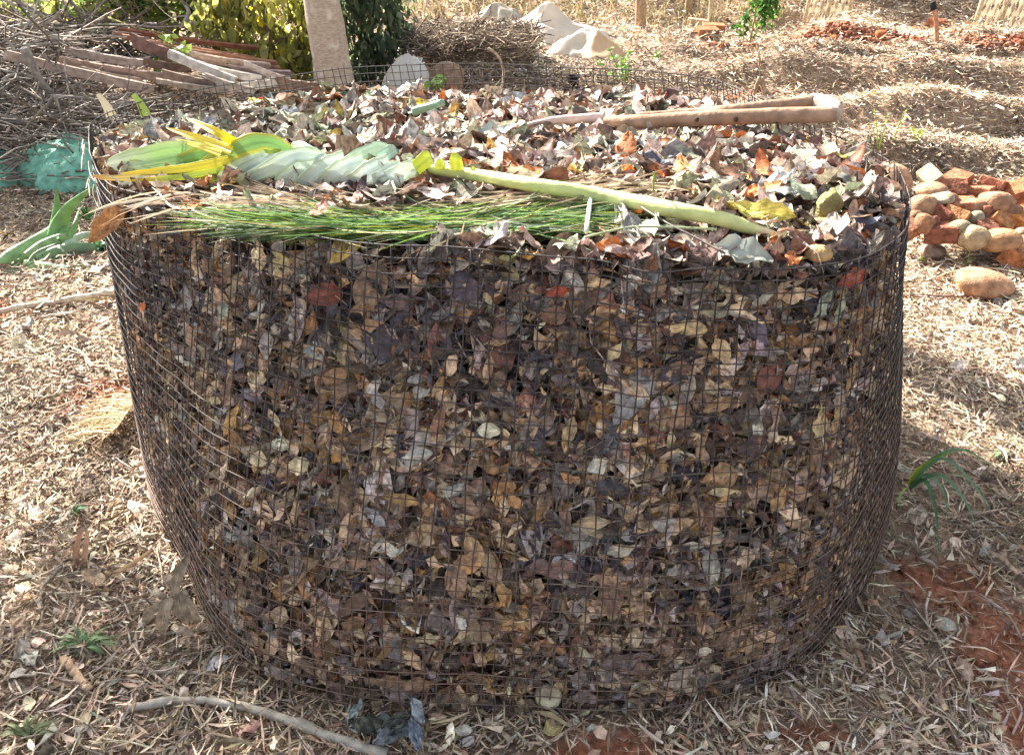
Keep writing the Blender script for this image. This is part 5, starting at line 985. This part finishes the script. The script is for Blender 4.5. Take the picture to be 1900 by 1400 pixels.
for k in range(9):
    e = gp_+[rng.uniform(-.03, .06), rng.uniform(-.04, .04), rng.uniform(.03, .07)]; P = spline([gp_+[0, 0, .0], (gp_+e)/2+[0, 0, .02], e], 6); V, F, L = ribbons(P[None], np.linspace(.003, .0006, 6)[None], np.array([[.4, .9, 0]]), .2); a = Acc(); a.add(V, F, col=(.42, .33, .2), luv=L); part(a, 'dry_blade', M_BLADE, r)
# small green sprigs on the litter
def sprig(px, py, n, ln, lab, seed, c=(.16, .24, .11)):
    b0 = G(px, py)+[0, 0, .008]; g = np.random.default_rng(seed); r = thing('grass_sprig', b0, lab, 'sprig')
    for _ in range(n):
        an = g.uniform(-.6, PI+.6); L_ = ln*g.uniform(.5, 1); e = b0+np.array([math.cos(an)*L_, math.sin(an)*L_*.7, g.uniform(.005, .03)]); P = spline([b0+g.normal(size=3)*[.01, .006, .002], (b0+e)/2+[0, 0, .016], e], 7); V, F, Lq = ribbons(P[None], np.interp(np.linspace(0, 1, 7), [0, .5, 1], [.002, .0036, .0005])[None], np.array([[-math.sin(an), math.cos(an), 0]]), .25); a = Acc(); a.add(V, F, col=np.array(c)*g.uniform(.7, 1.4), luv=Lq); part(a, 'blade', M_BLADE, r)
sprig(165, 1210, 30, .075, 'small tuft of narrow green leaves on the left litter', 901); sprig(140, 965, 8, .05, 'short dark green sprig among straw at left', 902, (.06, .16, .06)); sprig(60, 1375, 14, .07, 'olive green sprig in the lower left corner', 903, (.15, .18, .09)); sprig(1855, 856, 6, .04, 'tiny green sprig on sunny straw at right', 904)
# broken palm sheath strips standing at left
r = thing('palm_sheath', G(150, 1060), 'upright torn brown palm sheath strips at left of the bin', 'palm sheath')
for pts, w, c in [([(140, 1065, .0), (142, 1020, .05), (150, 980, .09)], 15, (.34, .2, .13)), ([(152, 1066, .0), (158, 1025, .05), (162, 985, .09)], 13, (.42, .27, .17)), ([(170, 1075, .01), (220, 1060, .03), (280, 1022, .04)], 13, (.45, .3, .17)), ([(168, 1080, .01), (205, 1085, .01), (225, 1090, .01)], 16, (.3, .18, .1)), ([(215, 1020, .02), (228, 1050, .02), (230, 1060, .02)], 8, (.5, .4, .28))]:
    P = spline([atz(x, y, z) for x, y, z in pts], 9); t = nrm(np.gradient(P, axis=0)); d = nrm(np.cross(t, nrm(P-np.array([0, 0, CAMH])))); V, F, L = ribbons(P[None], (w*mpp(P[4])*.5*np.linspace(1, .5, 9))[None], d[None], .45); a = Acc(); a.add(V, F, col=c, luv=L); part(a, 'strip', M_BLADE, r)
# tuft of dry straw against the bin
r = thing('straw_tuft', G(240, 830), 'fan of dry yellow straw pressed against the left of the bin', 'straw'); g = np.random.default_rng(31); n = 220
b0 = G(262, 800); an = np.pi+g.normal(size=n)*.55; Ln = g.uniform(.04, .22, n); s_ = np.linspace(0, 1, 5)[None]
P = np.stack([b0[0]-.02+np.cos(an)[:, None]*Ln[:, None]*s_, b0[1]+g.uniform(-.1, .1, n)[:, None]+np.sin(an)[:, None]*Ln[:, None]*s_*.7, .075-.07*s_*g.uniform(.6, 1, (n, 1))+.02*np.sin(s_*3)], -1)
V, F, L = ribbons(P, .0016*(1.2-s_)*np.ones((n, 1)), np.stack([0*an, np.ones(n), g.normal(size=n)*.5], -1), .2); a = Acc(); a.add(V, F, col=np.repeat(pal([(.45, .33, .17), (.36, .22, .1), (.52, .42, .26)], [3, 2, 2], n), 15, 0), luv=L); part(a, 'straw_blades', M_BLADE, r, kind='stuff')

# ------------------------------------------------------------------ litter over the ground
LIT = [(.47, .355, .25), (.34, .25, .175), (.57, .46, .34), (.22, .155, .11), (.63, .55, .43), (.40, .25, .15), (.36, .325, .28), (.11, .08, .065)]
LITW = [18, 14, 15, 10, 7, 4, 10, 6]
PR_CHIP2 = protos(54, 30, 3, 2, (.09, .21), (.05, .6), (.0, .3), (0, .2), (.3, .9), (.0, .3))
PR_STRAW2 = protos(55, 30, 3, 2, (.04, .08), (.2, 1.4), (.0, .1), (0, .1), (.2, .8), (.0, .1))
PR_CHIP = protos(51, 30, 4, 2, (.10, .24), (.05, .7), (.0, .3), (0, .2), (.3, .9), (.0, .3))
PR_STRAW = protos(52, 30, 4, 2, (.035, .08), (.2, 1.4), (.0, .1), (0, .1), (.2, .8), (.0, .1))
PR_FLAKE = protos(53, 30, 4, 3, (.35, .8), (.2, 1.8), (.2, 1.6), (0, .5), (.4, 1.4), (.0, .4))
def keepmask(x, y, extra=0):
    k = ~inside(x, y, CB, PB, .985); q = red_mask(x, y); return k & (rng.random(len(x)) > q*.80)
def litter(N, x0, x1, y0, y1, pr, slo, shi, tilt, lift_, pw=0, dirn=None, bright=1.0, colset=LIT, wset=LITW):
    x = rng.uniform(x0, x1, N); y = rng.uniform(y0, y1, N)
    k = (np.abs(x) < .95*(y+.7)*1.0+.25) & keepmask(x, y); k &= rng.random(N) < np.clip(.92+.3*fbm(x, y, 5.0, 3), .4, 1); x, y = x[k], y[k]; n_ = len(x)
    S = np.exp(rng.uniform(math.log(slo), math.log(shi), n_)); z = ground_z(x, y)+.004+lift_*rng.random(n_)**1.7
    nn = nrm(np.array([0, 0, 1.])+rng.normal(size=(n_, 3))*tilt)
    roll = rng.uniform(0, 2*PI, n_)
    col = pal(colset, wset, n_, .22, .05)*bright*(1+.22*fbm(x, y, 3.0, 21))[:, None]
    V, F, C, L = scatter(pr, np.stack([x, y, z], -1), frames(nn, roll), S, np.clip(col, .01, .8))
    zmin = ground_z(x, y)-.004; V[..., 2] = np.maximum(V[..., 2], zmin[:, None]); return V.reshape(-1, 3), F, C, L
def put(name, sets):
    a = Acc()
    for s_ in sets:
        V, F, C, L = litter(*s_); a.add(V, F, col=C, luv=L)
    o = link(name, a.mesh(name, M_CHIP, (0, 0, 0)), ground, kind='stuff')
put('leaf_mulch', [(88000, -2.5, 2.6, .5, 2.3, PR_CHIP2, .012, .038, .2, .018), (14000, -2.5, 2.6, .5, 2.3, PR_CHIP, .02, .05, .25, .022), (84000, -2.5, 2.6, .5, 2.3, PR_STRAW2, .022, .085, .16, .026), (6000, -2.6, 2.7, .45, 2.3, PR_FLAKE, .015, .045, .4, .02)])
put('leaf_mulch', [(80000, -3.6, 4.6, 2.3, 4.6, PR_CHIP2, .018, .05, .22, .022), (60000, -3.6, 4.6, 2.3, 4.6, PR_STRAW2, .035, .11, .18, .028), (5000, -3.6, 4.6, 2.3, 4.6, PR_FLAKE, .02, .06, .45, .025)])
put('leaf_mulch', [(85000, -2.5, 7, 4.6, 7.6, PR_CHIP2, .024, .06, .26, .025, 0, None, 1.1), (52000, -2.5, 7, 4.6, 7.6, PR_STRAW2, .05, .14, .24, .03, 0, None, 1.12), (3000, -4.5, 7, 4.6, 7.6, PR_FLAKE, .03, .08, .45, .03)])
put('leaf_mulch', [(56000, -3, 9.5, 7.5, 12, PR_CHIP2, .03, .08, .35, .04, 0, None, 1.25), (44000, -3, 9.5, 7.5, 12, PR_STRAW2, .07, .2, .35, .06, 0, None, 1.3)])  # litter colour lightened with distance so the back reads as sunlit
tw = Acc()
for C_, R_, n_, sd_ in (((-1.78, 1.5, .0), (.7, 1.0, .012), 420, 951), ((-.95, .84, 0), (.45, .22, .012), 130, 952), ((1.8, 1.6, 0), (.65, 1.0, .012), 330, 953), ((2.2, 3.0, 0), (.9, .6, .012), 200, 954)):
    twigs(tw, C_, np.array(R_), n_, .05, .26, .0016, [(.40, .31, .22), (.26, .2, .15), (.52, .43, .32), (.18, .13, .1)], sd_, .06, curl=.35)
link('twig_scatter', tw.mesh('twig_scatter', M_TWIG), ground, kind='stuff')
cl = Acc()
for (cx, cy, sx, sy) in REDS:
    n_ = int(min(700, 3000*sx*sy+40)); x = cx+rng.normal(size=n_)*sx*.7; y = cy+rng.normal(size=n_)*sy*.7; k = (red_mask(x, y) > .35) & ~inside(x, y, CB, PB, .99); x, y = x[k], y[k]; n_ = len(x)
    if n_ == 0: continue
    S = np.exp(rng.uniform(math.log(.0025), math.log(.009), n_))*(1 if cy < 3 else 3.2); z = ground_z(x, y)+S*.15
    V = (PEB[0][None]*(S[:, None, None]*rng.uniform(.6, 1.2, (n_, 1, 3)))*(1+.25*rng.normal(size=(n_, len(PEB[0]), 1)))) + np.stack([x, y, z], -1)[:, None]
    c = pal([(.24, .10, .06), (.20, .08, .05), (.30, .14, .09)], [3, 1, 1], n_, .15, .05)
    cl.add(V.reshape(-1, 3), None, (PEB[1][None]+(np.arange(n_)*len(PEB[0]))[:, None, None]).reshape(-1, 3), col=np.repeat(c, len(PEB[0]), 0))
link('earth_clods', cl.mesh('earth_clods', M_SOIL, (0, 0, 0), False), ground, kind='stuff')
# larger leaves and twigs one can pick out on the ground, each its own piece
def ground_leaf(px, py, lpx, asp, roll, col, seed, nz=.35):
    P0 = G(px, py)
    if inside(np.array([P0[0]]), np.array([P0[1]]), CB, PB, 1.01)[0]: return
    g = np.random.default_rng(seed); V, F, L = leaf_proto(g, 8, 5, asp, g.uniform(.2, 1.0)*g.choice([-1, 1]), g.uniform(.2, 1)*g.choice([-1, 1]), g.uniform(0, .3), g.uniform(.4, 1), g.uniform(0, .12), .8); R_ = frameX([g.normal()*nz, g.normal()*nz, 1], roll)
    V = V*lpx*mpp(P0) @ R_.T+P0+[0, 0, .022]; V[:, 2] = np.maximum(V[:, 2], P0[2]+.002); a = Acc(); a.add(V, F, col=col, luv=L); part(a, 'fallen_leaf', M_LEAF, ground)
for h in [(55, 1225, 70, .55, -20, (.42, .38, .32)), (45, 1265, 62, .5, 0, (.36, .32, .27)), (65, 965, 60, .3, -50, (.52, .46, .38)), (180, 1085, 60, .5, -20, (.38, .27, .17)), (405, 1242, 50, .5, 40, (.36, .36, .37)), (870, 1385, 30, .7, 50, (.42, .41, .40)), (465, 1360, 50, .6, 30, (.22, .12, .1)), (915, 1358, 40, .5, -40, (.34, .27, .22)), (950, 1345, 55, .5, 20, (.24, .17, .14)),
          (1025, 1362, 42, .8, 30, (.33, .27, .12)), (1100, 1362, 40, .3, 25, (.42, .42, .36)), (1270, 1325, 45, .7, 20, (.36, .32, .28)), (190, 505, 60, .35, 20, (.46, .47, .46)), (45, 618, 60, .5, 10, (.3, .28, .27)), (80, 525, 35, .5, 10, (.5, .48, .44)), (215, 545, 34, .6, 0, (.5, .48, .45)), (10, 440, 24, .5, 20, (.42, .25, .05)), (1790, 1065, 40, .5, -50, (.38, .27, .19)),
          (1775, 690, 40, .6, 0, (.48, .42, .36)), (1890, 690, 50, .6, 30, (.5, .45, .4)), (1815, 480, 40, .5, 0, (.55, .52, .48)), (1585, 1215, 35, .6, 0, (.3, .22, .15)), (1530, 1185, 30, .7, 0, (.42, .4, .38)), (1570, 1230, 40, .4, -60, (.28, .2, .14)), (1500, 1300, 50, .3, 20, (.3, .25, .18)), (270, 880, 40, .6, 30, (.6, .55, .48)), (260, 960, 60, .5, -40, (.55, .42, .32))]:
    ground_leaf(*h, int(h[0]*3+h[1]))
for k in range(110):
    px, py = (rng.uniform(-10, 420), rng.uniform(480, 1395)) if k % 2 else (rng.uniform(1560, 1905), rng.uniform(520, 1395))
    if k % 5 == 0: px, py = rng.uniform(420, 1600), rng.uniform(1290, 1398)
    if float(red_mask(*G(px, py)[:2])) > .5: continue
    ground_leaf(px, py, rng.uniform(20, 48), rng.uniform(.25, .7), rng.uniform(0, 180), pal(LIT, LITW, 1)[0]*1.15, 5000+k)
for k in range(90):
    px, py = (rng.uniform(-20, 420), rng.uniform(560, 1395)) if k % 3 else (rng.uniform(1620, 1905), rng.uniform(520, 1395))
    P0 = G(px, py)+[0, 0, .016]; an = rng.uniform(0, PI); L_ = rng.uniform(.05, .16); d = np.array([math.cos(an), math.sin(an), rng.normal()*.08])*L_
    P = np.array([P0-d*.5, P0+np.array([rng.normal()*.012, rng.normal()*.012, .006]), P0+d*.5])
    if inside(P[:, 0], P[:, 1], CB, PB, 1.02).any(): continue
    P = spline(P, 8); P[:, 2] = np.maximum(P[:, 2], ground_z(P[:, 0], P[:, 1])+.006); V, F, T = tubes(P[None], np.linspace(.0028, .0018, 8)[None]*rng.uniform(.7, 1.3), 5); a = Acc(); a.add(V, F, T, col=pal([(.3, .24, .19), (.22, .17, .13), (.42, .34, .26)], [3, 2, 2], 1)[0]); part(a, 'twig', M_TWIG, ground)
